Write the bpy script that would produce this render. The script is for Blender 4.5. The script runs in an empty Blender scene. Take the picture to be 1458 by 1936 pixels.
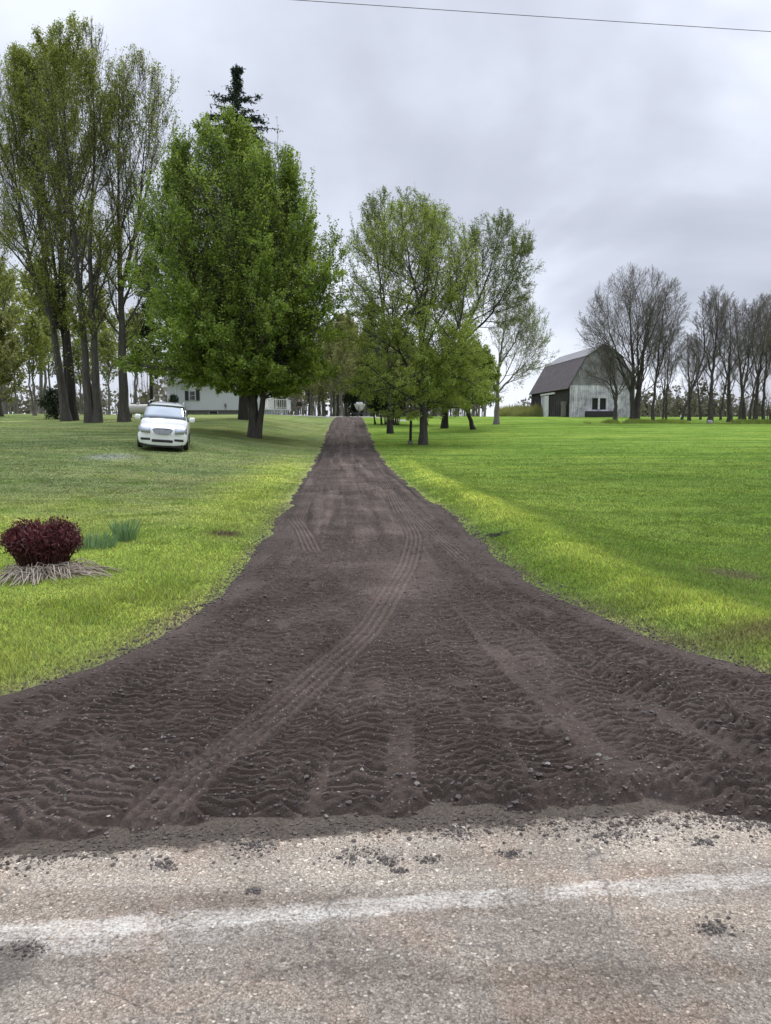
import bpy, math, random
import numpy as np
from mathutils import Vector, Matrix
R = math.radians
rng = np.random.default_rng(7)
random.seed(7)
scene = bpy.context.scene
COL = scene.collection

# ------------------------------------------------------------------ camera
CAM_H, PITCH, F = 1.6, R(6.4), 1454.0
cam_d = bpy.data.cameras.new('camera')
cam = bpy.data.objects.new('camera', cam_d); COL.objects.link(cam)
cam.location = (0, 0, CAM_H); cam.rotation_euler = (R(90) - PITCH, 0, 0)
cam_d.sensor_fit = 'HORIZONTAL'; cam_d.sensor_width = 36; cam_d.lens = 36 * F / 1458
cam_d.clip_start = 0.05; cam_d.clip_end = 4000
scene.camera = cam

# ------------------------------------------------------------------ sky, sun, exposure
SUN_EL, SUN_AZ = R(48), R(28)          # azimuth measured from +Y towards +X
w = bpy.data.worlds.new('World'); scene.world = w; w.use_nodes = True
nt = w.node_tree; nt.nodes.clear()
def N(nt, typ, **kw):
    n = nt.nodes.new(typ)
    for k, v in kw.items():
        if k.startswith('i_'): n.inputs[k[2:].replace('_', ' ')].default_value = v
        elif k.startswith('n_'): n.inputs[int(k[2:])].default_value = v
        else: setattr(n, k, v)
    return n
def ramp(nt, fac, stops):
    r = nt.nodes.new('ShaderNodeValToRGB'); e = r.color_ramp.elements
    while len(e) < len(stops): e.new(0.5)
    for s, (p, c) in zip(e, stops):
        s.position = p; s.color = (*c, 1) if len(c) == 3 else c
    nt.links.new(fac, r.inputs[0]); return r.outputs[0]
def math_(nt, op, a, b=None, c=None, clamp=False):
    m = nt.nodes.new('ShaderNodeMath'); m.operation = op; m.use_clamp = clamp
    for i, v in enumerate((a, b, c)):
        if v is None: continue
        if hasattr(v, 'is_output'): nt.links.new(v, m.inputs[i])
        else: m.inputs[i].default_value = v
    return m.outputs[0]
def mix(nt, fac, a, b, mode='MIX'):
    m = nt.nodes.new('ShaderNodeMix'); m.data_type = 'RGBA'; m.blend_type = mode
    for s, v in ((m.inputs[0], fac), (m.inputs[6], a), (m.inputs[7], b)):
        if hasattr(v, 'is_output'): nt.links.new(v, s)
        else: s.default_value = (*v, 1) if isinstance(v, (tuple, list)) and len(v) == 3 else v
    return m.outputs[2]
L = nt.links.new
tc = N(nt, 'ShaderNodeTexCoord')
sep = N(nt, 'ShaderNodeSeparateXYZ'); L(tc.outputs['Generated'], sep.inputs[0])
zz = math_(nt, 'MAXIMUM', sep.outputs[2], 0.0)
# project the direction on a cloud deck so that clouds flatten towards the horizon
den = math_(nt, 'ADD', zz, 0.42)
comb = N(nt, 'ShaderNodeCombineXYZ')
L(math_(nt, 'DIVIDE', sep.outputs[0], den), comb.inputs[0]); L(math_(nt, 'DIVIDE', sep.outputs[1], den), comb.inputs[1])
mp = N(nt, 'ShaderNodeMapping'); mp.inputs['Location'].default_value = (3.1, 1.7, 0); mp.inputs['Scale'].default_value = (0.55, 0.62, 1)
L(comb.outputs[0], mp.inputs[0])
n1 = N(nt, 'ShaderNodeTexNoise', i_Scale=2.3, i_Detail=4.5, i_Roughness=0.5, i_Distortion=0.5); L(mp.outputs[0], n1.inputs[0])
n2 = N(nt, 'ShaderNodeTexNoise', i_Scale=5.0, i_Detail=6.0, i_Roughness=0.55); L(mp.outputs[0], n2.inputs[0])
# a darker bank of cloud low on the right, broken by the noise
bank = math_(nt, 'SUBTRACT', 1.0, math_(nt, 'ABSOLUTE', math_(nt, 'MULTIPLY', math_(nt, 'SUBTRACT', zz, 0.235), 5.5)), None, True)
right = math_(nt, 'MULTIPLY_ADD', sep.outputs[0], 2.6, 0.10, True)
bank = math_(nt, 'MULTIPLY', bank, right)
cl = math_(nt, 'ADD', math_(nt, 'MULTIPLY', n1.outputs[0], 0.80), math_(nt, 'MULTIPLY', n2.outputs[0], 0.20))
cl = math_(nt, 'SUBTRACT', cl, math_(nt, 'MULTIPLY', bank, 0.26))
ccol = ramp(nt, cl, [(0.28, (0.41, 0.44, 0.52)), (0.38, (0.50, 0.53, 0.62)), (0.445, (0.60, 0.64, 0.74)), (0.52, (0.76, 0.80, 0.90))])
zen = math_(nt, 'MULTIPLY_ADD', math_(nt, 'SUBTRACT', zz, 0.50, None, True), 4.6, 1.0)
vm = N(nt, 'ShaderNodeVectorMath', operation='SCALE'); L(ccol, vm.inputs[0]); L(zen, vm.inputs['Scale'])
sky = N(nt, 'ShaderNodeTexSky', sky_type='NISHITA', sun_disc=False, sun_elevation=SUN_EL, sun_rotation=SUN_AZ)
b1 = N(nt, 'ShaderNodeBackground'); b1.inputs[1].default_value = 0.92; L(vm.outputs[0], b1.inputs[0])
b2 = N(nt, 'ShaderNodeBackground'); b2.inputs[1].default_value = 0.08; L(sky.outputs[0], b2.inputs[0])
ms = N(nt, 'ShaderNodeMixShader', n_0=0.06); L(b1.outputs[0], ms.inputs[1]); L(b2.outputs[0], ms.inputs[2])
wo = N(nt, 'ShaderNodeOutputWorld'); L(ms.outputs[0], wo.inputs[0])

sun_d = bpy.data.lights.new('sun', 'SUN'); sun_d.energy = 1.5; sun_d.angle = R(11); sun_d.color = (1, 0.93, 0.82)
sun = bpy.data.objects.new('sun', sun_d); COL.objects.link(sun)
sd = Vector((math.sin(SUN_AZ) * math.cos(SUN_EL), math.cos(SUN_AZ) * math.cos(SUN_EL), math.sin(SUN_EL)))
sun.rotation_euler = sd.to_track_quat('Z', 'Y').to_euler(); sun.location = (0, 0, 60)
scene.view_settings.view_transform = 'Standard'; scene.view_settings.look = 'None'
scene.view_settings.exposure = 0.48; scene.view_settings.gamma = 1
scene.render.engine = 'CYCLES'
scene.cycles.max_bounces = 5; scene.cycles.diffuse_bounces = 3; scene.cycles.transmission_bounces = 4
scene.cycles.glossy_bounces = 2; scene.cycles.transparent_max_bounces = 6

# ------------------------------------------------------------------ small tools
def at(px, D):
    """camera distance D and picture column -> x, y on the ground"""
    return (px - 729) / F * D, D * 1.003
def smooth(t): t = np.clip(t, 0, 1); return t * t * (3 - 2 * t)
def hash2(ix, iy, seed):
    h = (ix.astype(np.int64) * 374761393 + iy.astype(np.int64) * 668265263 + seed * 1442695041) & 0xffffffff
    h = ((h ^ (h >> 13)) * 1274126177) & 0xffffffff
    h = (h ^ (h >> 16)) & 0xffffffff
    return h / 4294967295.0
def vnoise(x, y, seed=0):
    ix, iy = np.floor(x), np.floor(y); fx, fy = x - ix, y - iy
    fx = fx * fx * (3 - 2 * fx); fy = fy * fy * (3 - 2 * fy)
    a, b = hash2(ix, iy, seed), hash2(ix + 1, iy, seed); c, d = hash2(ix, iy + 1, seed), hash2(ix + 1, iy + 1, seed)
    return (a + (b - a) * fx) * (1 - fy) + (c + (d - c) * fx) * fy
def fbm(x, y, seed=0, octv=4):
    s = 0; a = 0.5
    for o in range(octv):
        s = s + a * vnoise(x * 2 ** o + 17.3 * o, y * 2 ** o - 9.1 * o, seed + o); a *= 0.5
    return s / (1 - 0.5 ** octv)
def tab(ys, zs, y, sig=2.0):
    g = np.arange(-40, 1400, 0.5); v = np.interp(g, ys, zs)
    k = np.exp(-0.5 * (np.arange(-12, 13) * 0.5 / sig) ** 2); k /= k.sum()
    v = np.convolve(np.pad(v, 12, mode='edge'), k, 'valid')
    return np.interp(y, g, v)
FAR = ([130, 200, 400, 1400], [3.0, 2.9, 1.5, 0.5])
def zd(y): return tab([-40, 25, 33, 41, 48, 56, 66, 76, 84, 100] + FAR[0], [0, 0, .1, .32, .62, 1.02, 1.7, 2.38, 2.58, 2.78] + FAR[1], y)
def zl(y): return tab([-40, 8, 15, 30, 45, 60, 80, 100] + FAR[0], [0, 0, .10, .62, 1.25, 2.15, 2.78, 2.95] + FAR[1], y, 3)
def zr(y): return tab([-40, 4, 8, 18, 30, 45, 60, 75, 105] + FAR[0], [-.05, -.12, -.16, -.1, .02, .44, 1.28, 1.88, 2.84] + FAR[1], y, 3)
XLt = ([2.0, 3.0, 3.4, 3.9, 4.41, 4.94, 5.55, 6.9, 7.8, 9.06, 11.3, 13.3, 16, 23.4, 30, 41.3, 56, 74, 90],
       [-9, -7, -4.6, -3.1, -2.3, -1.98, -1.79, -1.62, -1.60, -1.67, -1.78, -1.86, -2.04, -2.5, -2.87, -3.5, -4.3, -5.1, -6])
XRt = ([2.0, 3.0, 3.6, 4.2, 4.79, 5.34, 6.0, 6.5, 7, 7.8, 8.7, 11.3, 14.5, 18, 23.4, 30, 41.3, 56, 74, 90],
       [12, 8, 5.2, 3.5, 2.5, 2.16, 1.93, 1.78, 1.63, 1.50, 1.42, 1.36, 1.18, .88, .5, .12, -.48, -1.11, -2.07, -3])
def xl(y): return np.interp(y, *XLt)
def xr(y): return np.interp(y, *XRt)
def dirt_edge(x): return np.interp(x, [-5, -1.42, -.8, 0, 1.6, 5], [2.2, 2.68, 2.86, 2.95, 3.0, 3.15])
def road_edge(x): return 2.93 + 0.13 * x
def T(x, y):
    x = np.asarray(x, float); y = np.asarray(y, float)
    sl, sr = xl(y) - x, x - xr(y)
    d = zd(y)
    z = np.where(sl > 0, d + (zl(y) - d) * smooth(sl / 8), np.where(sr > 0, d + (zr(y) - d) * smooth((sr - .6) / 4.5), d))
    near = smooth((y - 3.6) / 1.8) * (1 - smooth((y - 24) / 16))
    z = z + near * 0.13 * np.where(sr > 0, np.where(sr < .9, smooth(sr / .9), np.exp(-((sr - .9) / .75) ** 2)), 0)
    z = z + near * 0.07 * np.where(sl > 0, np.where(sl < 1.2, smooth(sl / 1.2), np.exp(-((sl - 1.2) / 1.6) ** 2)), 0)
    out = np.maximum(sl, sr)
    z = z + np.where(out > 0, smooth(out / 3) * ((fbm(x / 9, y / 9, 3, 3) - .5) * .22 * smooth(y / 25) + (fbm(x / 1.3, y / 1.3, 5, 2) - .5) * .03), 0)
    rd = smooth((road_edge(x) + .35 - y) / .3)
    z = z * (1 - rd) - .06 * rd
    return z
def Tz(x, y): return float(T(np.array([x]), np.array([y]))[0])

def mesh_np(name, verts, faces, k, mat=None, smooth_=False, mats=None, mi=None, cols=None):
    """verts (n,3), faces (m,k) -> mesh"""
    me = bpy.data.meshes.new(name)
    verts = np.ascontiguousarray(verts, dtype=np.float32); faces = np.ascontiguousarray(faces, dtype=np.int32)
    me.vertices.add(len(verts)); me.vertices.foreach_set('co', verts.ravel())
    me.loops.add(faces.size); me.loops.foreach_set('vertex_index', faces.ravel())
    me.polygons.add(len(faces)); me.polygons.foreach_set('loop_start', np.arange(0, faces.size, k, dtype=np.int32))
    me.polygons.foreach_set('use_smooth', np.full(len(faces), smooth_, dtype=bool))
    if cols is not None:
        a = me.color_attributes.new('Col', 'FLOAT_COLOR', 'POINT')
        c = np.ones((len(verts), 4), np.float32); c[:, :cols.shape[1]] = cols; a.data.foreach_set('color', c.ravel())
    for m in (mats or ([mat] if mat else [])): me.materials.append(m)
    if mi is not None: me.polygons.foreach_set('material_index', np.ascontiguousarray(mi, dtype=np.int32))
    me.update(calc_edges=True); me.validate(); return me
def link(name, me, parent=None, loc=None):
    o = bpy.data.objects.new(name, me); COL.objects.link(o)
    if parent is not None: o.parent = parent
    if loc is not None: o.location = loc
    return o
def tag(o, label=None, cat=None, group=None, kind=None):
    for k, v in (('label', label), ('category', cat), ('group', group), ('kind', kind)):
        if v: o[k] = v
    return o
def thing(name, loc, label, cat, group=None, rz=0):
    o = bpy.data.objects.new(name, None); COL.objects.link(o); o.location = loc; o.rotation_euler = (0, 0, rz)
    o.empty_display_size = .3
    return tag(o, label, cat, group)
def copy_tree(o, parent=None):
    c = o.copy(); COL.objects.link(c)
    if parent is not None: c.parent = parent
    for ch in o.children: copy_tree(ch, c)
    return c

class MB:
    """collects solids for ONE mesh"""
    def __init__(s): s.v = []; s.f = []
    def add(s, vs, fs):
        b = len(s.v); s.v += [tuple(p) for p in vs]; s.f += [tuple(i + b for i in f) for f in fs]; return s
    def box(s, x0, x1, y0, y1, z0, z1):
        return s.add([(x0,y0,z0),(x1,y0,z0),(x1,y1,z0),(x0,y1,z0),(x0,y0,z1),(x1,y0,z1),(x1,y1,z1),(x0,y1,z1)],
                     [(0,3,2,1),(4,5,6,7),(0,1,5,4),(1,2,6,5),(2,3,7,6),(3,0,4,7)])
    def prism(s, prof, y0, y1):
        """profile in x,z pushed along y"""
        n = len(prof); vs = [(x, y0, z) for x, z in prof] + [(x, y1, z) for x, z in prof]
        return s.add(vs, [tuple(range(n)), tuple(range(2 * n - 1, n - 1, -1))] + [(i, i + n, (i + 1) % n + n, (i + 1) % n) for i in range(n)])
    def tube(s, pts, rs, k=8, cap=True):
        pts = [Vector(p) for p in pts]
        if not hasattr(rs, '__len__'): rs = [rs] * len(pts)
        vs = []; n = len(pts)
        for i, p in enumerate(pts):
            t = (pts[min(i + 1, n - 1)] - pts[max(i - 1, 0)]).normalized()
            u = t.orthogonal().normalized() if abs(t.z) > .9 else Vector((0, 0, 1)).cross(t).normalized()
            if abs(t.z) > .9: u = (Vector((1, 0, 0)) - t * t.x).normalized()
            v = t.cross(u)
            vs += [p + (u * math.cos(a) + v * math.sin(a)) * rs[i] for a in [2 * math.pi * j / k for j in range(k)]]
        fs = [(i * k + j, i * k + (j + 1) % k, (i + 1) * k + (j + 1) % k, (i + 1) * k + j) for i in range(n - 1) for j in range(k)]
        if cap: fs += [tuple(range(k - 1, -1, -1)), tuple(range((n - 1) * k, n * k))]
        return s.add(vs, fs)
    def build(s, name, mat, parent=None, smooth_=False, bevel=0, sub=0, loc=None):
        me = bpy.data.meshes.new(name); me.from_pydata(s.v, [], s.f); me.validate(); me.materials.append(mat)
        import bmesh
        bm = bmesh.new(); bm.from_mesh(me); bmesh.ops.recalc_face_normals(bm, faces=bm.faces); bm.to_mesh(me); bm.free()
        if smooth_: me.polygons.foreach_set('use_smooth', [True] * len(me.polygons))
        o = link(name, me, parent, loc)
        if bevel:
            m = o.modifiers.new('bevel', 'BEVEL'); m.width = bevel; m.segments = 2; m.limit_method = 'ANGLE'; m.angle_limit = R(40)
        if sub:
            m = o.modifiers.new('sub', 'SUBSURF'); m.levels = sub; m.render_levels = sub
        return o

# ------------------------------------------------------------------ materials
def mat(name, col=(.5, .5, .5), rough=.6, metal=0, noise=None, bump=None, spec=.5):
    m = bpy.data.materials.new(name); m.use_nodes = True; t = m.node_tree
    p = t.nodes['Principled BSDF']; p.inputs['Base Color'].default_value = (*col, 1)
    p.inputs['Roughness'].default_value = rough; p.inputs['Metallic'].default_value = metal
    p.inputs['Specular IOR Level'].default_value = spec
    tcn = t.nodes.new('ShaderNodeTexCoord')
    if noise:     # (scale, detail, [(pos,col)...], stretch)
        mpn = t.nodes.new('ShaderNodeMapping'); t.links.new(tcn.outputs['Object'], mpn.inputs[0])
        mpn.inputs['Scale'].default_value = noise[3] if len(noise) > 3 else (1, 1, 1)
        nn = N(t, 'ShaderNodeTexNoise', i_Scale=noise[0], i_Detail=noise[1], i_Roughness=.6); t.links.new(mpn.outputs[0], nn.inputs[0])
        t.links.new(ramp(t, nn.outputs[0], noise[2]), p.inputs['Base Color'])
    if bump:      # (scale, strength, distance, stretch)
        mpb = t.nodes.new('ShaderNodeMapping'); t.links.new(tcn.outputs['Object'], mpb.inputs[0])
        mpb.inputs['Scale'].default_value = bump[3] if len(bump) > 3 else (1, 1, 1)
        nb = N(t, 'ShaderNodeTexNoise', i_Scale=bump[0], i_Detail=6.0, i_Roughness=.65); t.links.new(mpb.outputs[0], nb.inputs[0])
        bb = N(t, 'ShaderNodeBump', i_Strength=bump[1], i_Distance=bump[2]); t.links.new(nb.outputs[0], bb.inputs['Height'])
        t.links.new(bb.outputs[0], p.inputs['Normal'])
    return m
def leaf_mat(name, cols, transl=.4, scale=.9):
    m = bpy.data.materials.new(name); m.use_nodes = True; t = m.node_tree; t.nodes.clear()
    at_ = N(t, 'ShaderNodeAttribute', attribute_name='Col')
    s_ = N(t, 'ShaderNodeSeparateColor'); t.links.new(at_.outputs[0], s_.inputs[0])
    tcn = N(t, 'ShaderNodeTexCoord'); nn = N(t, 'ShaderNodeTexNoise', i_Scale=scale, i_Detail=2.0); t.links.new(tcn.outputs['Object'], nn.inputs[0])
    f = math_(t, 'ADD', math_(t, 'MULTIPLY', s_.outputs[0], .6), math_(t, 'MULTIPLY', math_(t, 'SUBTRACT', nn.outputs[0], .3), 1.0), None, True)
    c = ramp(t, f, [(i / (len(cols) - 1), cc) for i, cc in enumerate(cols)])
    d = N(t, 'ShaderNodeBsdfDiffuse'); tr = N(t, 'ShaderNodeBsdfTranslucent'); g = N(t, 'ShaderNodeBsdfGlossy', i_Roughness=.45)
    g.inputs[0].default_value = (.9, .95, .9, 1)
    t.links.new(c, d.inputs[0]); t.links.new(c, tr.inputs[0])
    mx = N(t, 'ShaderNodeMixShader', n_0=transl + .1); t.links.new(d.outputs[0], mx.inputs[1]); t.links.new(tr.outputs[0], mx.inputs[2])
    mg = N(t, 'ShaderNodeMixShader', n_0=.03); t.links.new(mx.outputs[0], mg.inputs[1]); t.links.new(g.outputs[0], mg.inputs[2])
    o = N(t, 'ShaderNodeOutputMaterial'); t.links.new(mg.outputs[0], o.inputs[0]); return m

# ---- lawn
def grass_mat(name, blades):
    m = bpy.data.materials.new(name); m.use_nodes = True; t = m.node_tree; t.nodes.clear()
    a = N(t, 'ShaderNodeAttribute', attribute_name='Col'); col = a.outputs[0]
    o = N(t, 'ShaderNodeOutputMaterial')
    if not blades:
        tcn = N(t, 'ShaderNodeTexCoord')
        for sc_, lo, hi in ((38, .72, 1.28), (7, .80, 1.2), (.9, .84, 1.16)):
            nn = N(t, 'ShaderNodeTexNoise', i_Scale=sc_, i_Detail=4.0, i_Roughness=.65); t.links.new(tcn.outputs['Object'], nn.inputs[0])
            col = mix(t, 1.0, col, ramp(t, nn.outputs[0], [(.3, (lo,) * 3), (.7, (hi,) * 3)]), 'MULTIPLY')
        mpn = N(t, 'ShaderNodeMapping'); mpn.inputs['Scale'].default_value = (.10, .9, 1); mpn.inputs['Rotation'].default_value = (0, 0, R(-9)); t.links.new(tcn.outputs['Object'], mpn.inputs[0])
        ns = N(t, 'ShaderNodeTexNoise', i_Scale=1.0, i_Detail=4.0); t.links.new(mpn.outputs[0], ns.inputs[0])
        col = mix(t, 1.0, col, ramp(t, ns.outputs[0], [(.32, (.66, .74, .74)), (.5, (1, 1, 1)), (.68, (1.3, 1.18, 1.1))]), 'MULTIPLY')
        # thin worn spots of old grass
        nw = N(t, 'ShaderNodeTexNoise', i_Scale=.55, i_Detail=5.0, i_Roughness=.6); t.links.new(tcn.outputs['Object'], nw.inputs[0])
        col = mix(t, ramp(t, nw.outputs[0], [(.66, (0, 0, 0)), (.76, (.55,) * 3)]), col, (.14, .13, .06))
        nb = N(t, 'ShaderNodeTexNoise', i_Scale=55.0, i_Detail=5.0, i_Roughness=.7); t.links.new(tcn.outputs['Object'], nb.inputs[0])
        bb = N(t, 'ShaderNodeBump', i_Strength=.9, i_Distance=.03); t.links.new(nb.outputs[0], bb.inputs['Height'])
        d = N(t, 'ShaderNodeBsdfDiffuse'); t.links.new(col, d.inputs[0]); t.links.new(bb.outputs[0], d.inputs['Normal'])
        t.links.new(d.outputs[0], o.inputs[0])
    else:
        d = N(t, 'ShaderNodeBsdfDiffuse'); tr = N(t, 'ShaderNodeBsdfTranslucent'); t.links.new(col, d.inputs[0]); t.links.new(col, tr.inputs[0])
        ge = N(t, 'ShaderNodeNewGeometry'); va = N(t, 'ShaderNodeVectorMath', operation='MULTIPLY_ADD'); t.links.new(ge.outputs['Normal'], va.inputs[0]); va.inputs[1].default_value = (.45,) * 3; va.inputs[2].default_value = (0, 0, 1)
        vn = N(t, 'ShaderNodeVectorMath', operation='NORMALIZE'); t.links.new(va.outputs[0], vn.inputs[0]); t.links.new(vn.outputs[0], d.inputs['Normal'])
        mx = N(t, 'ShaderNodeMixShader', n_0=.22); t.links.new(d.outputs[0], mx.inputs[1]); t.links.new(tr.outputs[0], mx.inputs[2])
        t.links.new(mx.outputs[0], o.inputs[0])
    return m
def lawn_col(x, y):
    """real colour of the turf: dull old lawn left, lush right, yellow-green long grass on the banks"""
    x = np.asarray(x, float); y = np.asarray(y, float)
    sl, sr = xl(y) - x, x - xr(y)
    n = fbm(x / 3.2, y / 4.5, 11, 3); n3 = fbm((x - y * .12) / 5.5, y / 2.2, 15, 4); n2 = fbm(x / .7, y / .7, 21, 3)
    left = np.array([.185, .225, .092]); right_ = np.array([.148, .228, .046]); yl = np.array([.39, .48, .090]); yr = np.array([.39, .49, .085])
    isl = smooth((-x + (xl(y) + xr(y)) / 2 + .5))[..., None]
    c = left * isl + right_ * (1 - isl)
    kl = np.where(sl > 0, (1 - smooth((y - 10) / 9)) * (.65 + .7 * (n - .4)) , 0)
    kl = np.maximum(kl, np.where(sl > 0, .75 * np.exp(-((sl - .9) / 1.1) ** 2) * (1 - smooth((y - 20) / 25)), 0))
    kr = np.where(sr > 0, .95 * np.exp(-((sr - .85) / .38) ** 2) * (1 - smooth((y - 20) / 20)) + .12 * np.exp(-((sr - 2.5) / 3) ** 2) * (1 - smooth((y - 30) / 30)), 0)
    kl = np.clip(kl + (n2 - .5) * .35 * (kl > .02), 0, 1)[..., None]; kr = np.clip(kr + (n2 - .5) * .3 * (kr > .02), 0, 1)[..., None]
    c = c * (1 - kl) + yl * kl; c = c * (1 - kr) + yr * kr
    c = c * (1 + np.array([.75, .5, .6]) * (n3 - .5)[..., None])
    # darker lush tufts
    dk = smooth((n2 - .56) / .12)[..., None] * .35
    c = c * (1 - dk) + np.array([.09, .17, .02]) * dk
    # straw coloured edge by the mouth, bare spot left, brush spot right
    out = np.maximum(sl, sr)
    st = np.exp(-(np.maximum(out, 0) / .22) ** 2) * (1 - smooth((y - 6.0) / 2)) * (.1 + .9 * n2)
    st = np.maximum(st, .9 * (n2 - .2) * np.exp(-(np.maximum(out, 0) / .10) ** 2))
    st = np.clip(st, 0, .9)[..., None]
    c = c * (1 - st) + np.array([.23, .20, .12]) * st
    for (cx, cy, rx, ry, cc) in ((-2.31, 11.1, .22, .28, (.10, .06, .05)), (3.9, 8.5, .28, .3, (.17, .16, .08)), (-9.8, 27.6, .8, 1.1, (.26, .28, .22)), (3.3, 5.5, 1.0, .25, (.2, .17, .08))):
        k = np.clip(1.3 * np.exp(-((x - cx) / rx) ** 2 - ((y - cy) / ry) ** 2) * (.5 + n2), 0, .9)[..., None]
        c = c * (1 - k) + np.array(cc) * k
    return c

M = {}
M['lawn'] = grass_mat('lawn', False); M['blade'] = grass_mat('grass_blades', True)
M['bark'] = mat('bark', rough=.9, noise=(6, 5, [(.3, (.028, .024, .021)), (.7, (.078, .068, .058))], (1, 1, .22)), bump=(9, .9, .05, (1, 1, .2)))
M['bark_pale'] = mat('pale_bark', rough=.9, noise=(5, 5, [(.3, (.10, .092, .080)), (.7, (.21, .195, .17))], (1, 1, .22)), bump=(9, .9, .05, (1, 1, .2)))
M['bark_dark'] = mat('dark_bark', rough=.95, noise=(6, 5, [(.3, (.016, .014, .013)), (.7, (.045, .038, .033))], (1, 1, .22)), bump=(9, .8, .04, (1, 1, .2)))
M['twig'] = mat('bare_twigs', rough=.9, noise=(2, 3, [(.3, (.095, .080, .066)), (.7, (.16, .138, .118))]))
M['twig_pale'] = mat('pale_twigs', rough=.9, noise=(2, 3, [(.3, (.14, .13, .11)), (.7, (.24, .22, .19))]))
M['maple'] = leaf_mat('maple_leaves', [(.075, .125, .018), (.15, .225, .028), (.25, .335, .042), (.37, .44, .075)])
M['young'] = leaf_mat('young_leaves', [(.14, .165, .032), (.23, .265, .045), (.33, .37, .075)])
M['light'] = leaf_mat('light_green_leaves', [(.15, .20, .032), (.26, .33, .05), (.37, .44, .09)])
M['willow'] = leaf_mat('slender_leaves', [(.095, .125, .03), (.16, .20, .042), (.25, .30, .07)])
M['olive'] = leaf_mat('olive_spring_leaves', [(.15, .165, .05), (.24, .25, .075), (.34, .34, .12)])
M['needle'] = leaf_mat('spruce_needles', [(.012, .022, .014), (.024, .038, .022), (.035, .052, .03)], .15)
M['cedar'] = leaf_mat('cedar_foliage', [(.010, .020, .008), (.020, .038, .012), (.04, .065, .018)], .2)

# ------------------------------------------------------------------ ground sheet
def spread(a, b, step, far, growth=1.10):
    xs = list(np.arange(a, b + 1e-6, step)); s = step
    while xs[-1] < far[1]: s *= growth; xs.append(xs[-1] + s)
    s = step
    while xs[0] > far[0]: s *= growth; xs.insert(0, xs[0] - s)
    return np.array(xs)
gx = spread(-7, 7, .14, (-900, 900), 1.06); gy = spread(3, 22, .14, (-60, 1300), 1.035)
X, Y = np.meshgrid(gx, gy)
Z = T(X, Y)
ins_ = -np.maximum(xl(Y) - X, X - xr(Y))
Z = Z - .14 * smooth((ins_ - .24) / .2) * smooth((Y - 2.6) / .5) * smooth((80 - Y) / 3)
nx, ny = len(gx), len(gy)
idx = np.arange(nx * ny).reshape(ny, nx)
fc = np.stack([idx[:-1, :-1], idx[:-1, 1:], idx[1:, 1:], idx[1:, :-1]], -1).reshape(-1, 4)
me = mesh_np('lawn', np.stack([X, Y, Z], -1).reshape(-1, 3), fc, 4, M['lawn'], True, cols=lawn_col(X, Y).reshape(-1, 3))
tag(link('lawn', me), 'mown green lawn rising to a low hilltop on both sides of the drive', 'lawn', kind='structure')

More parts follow.
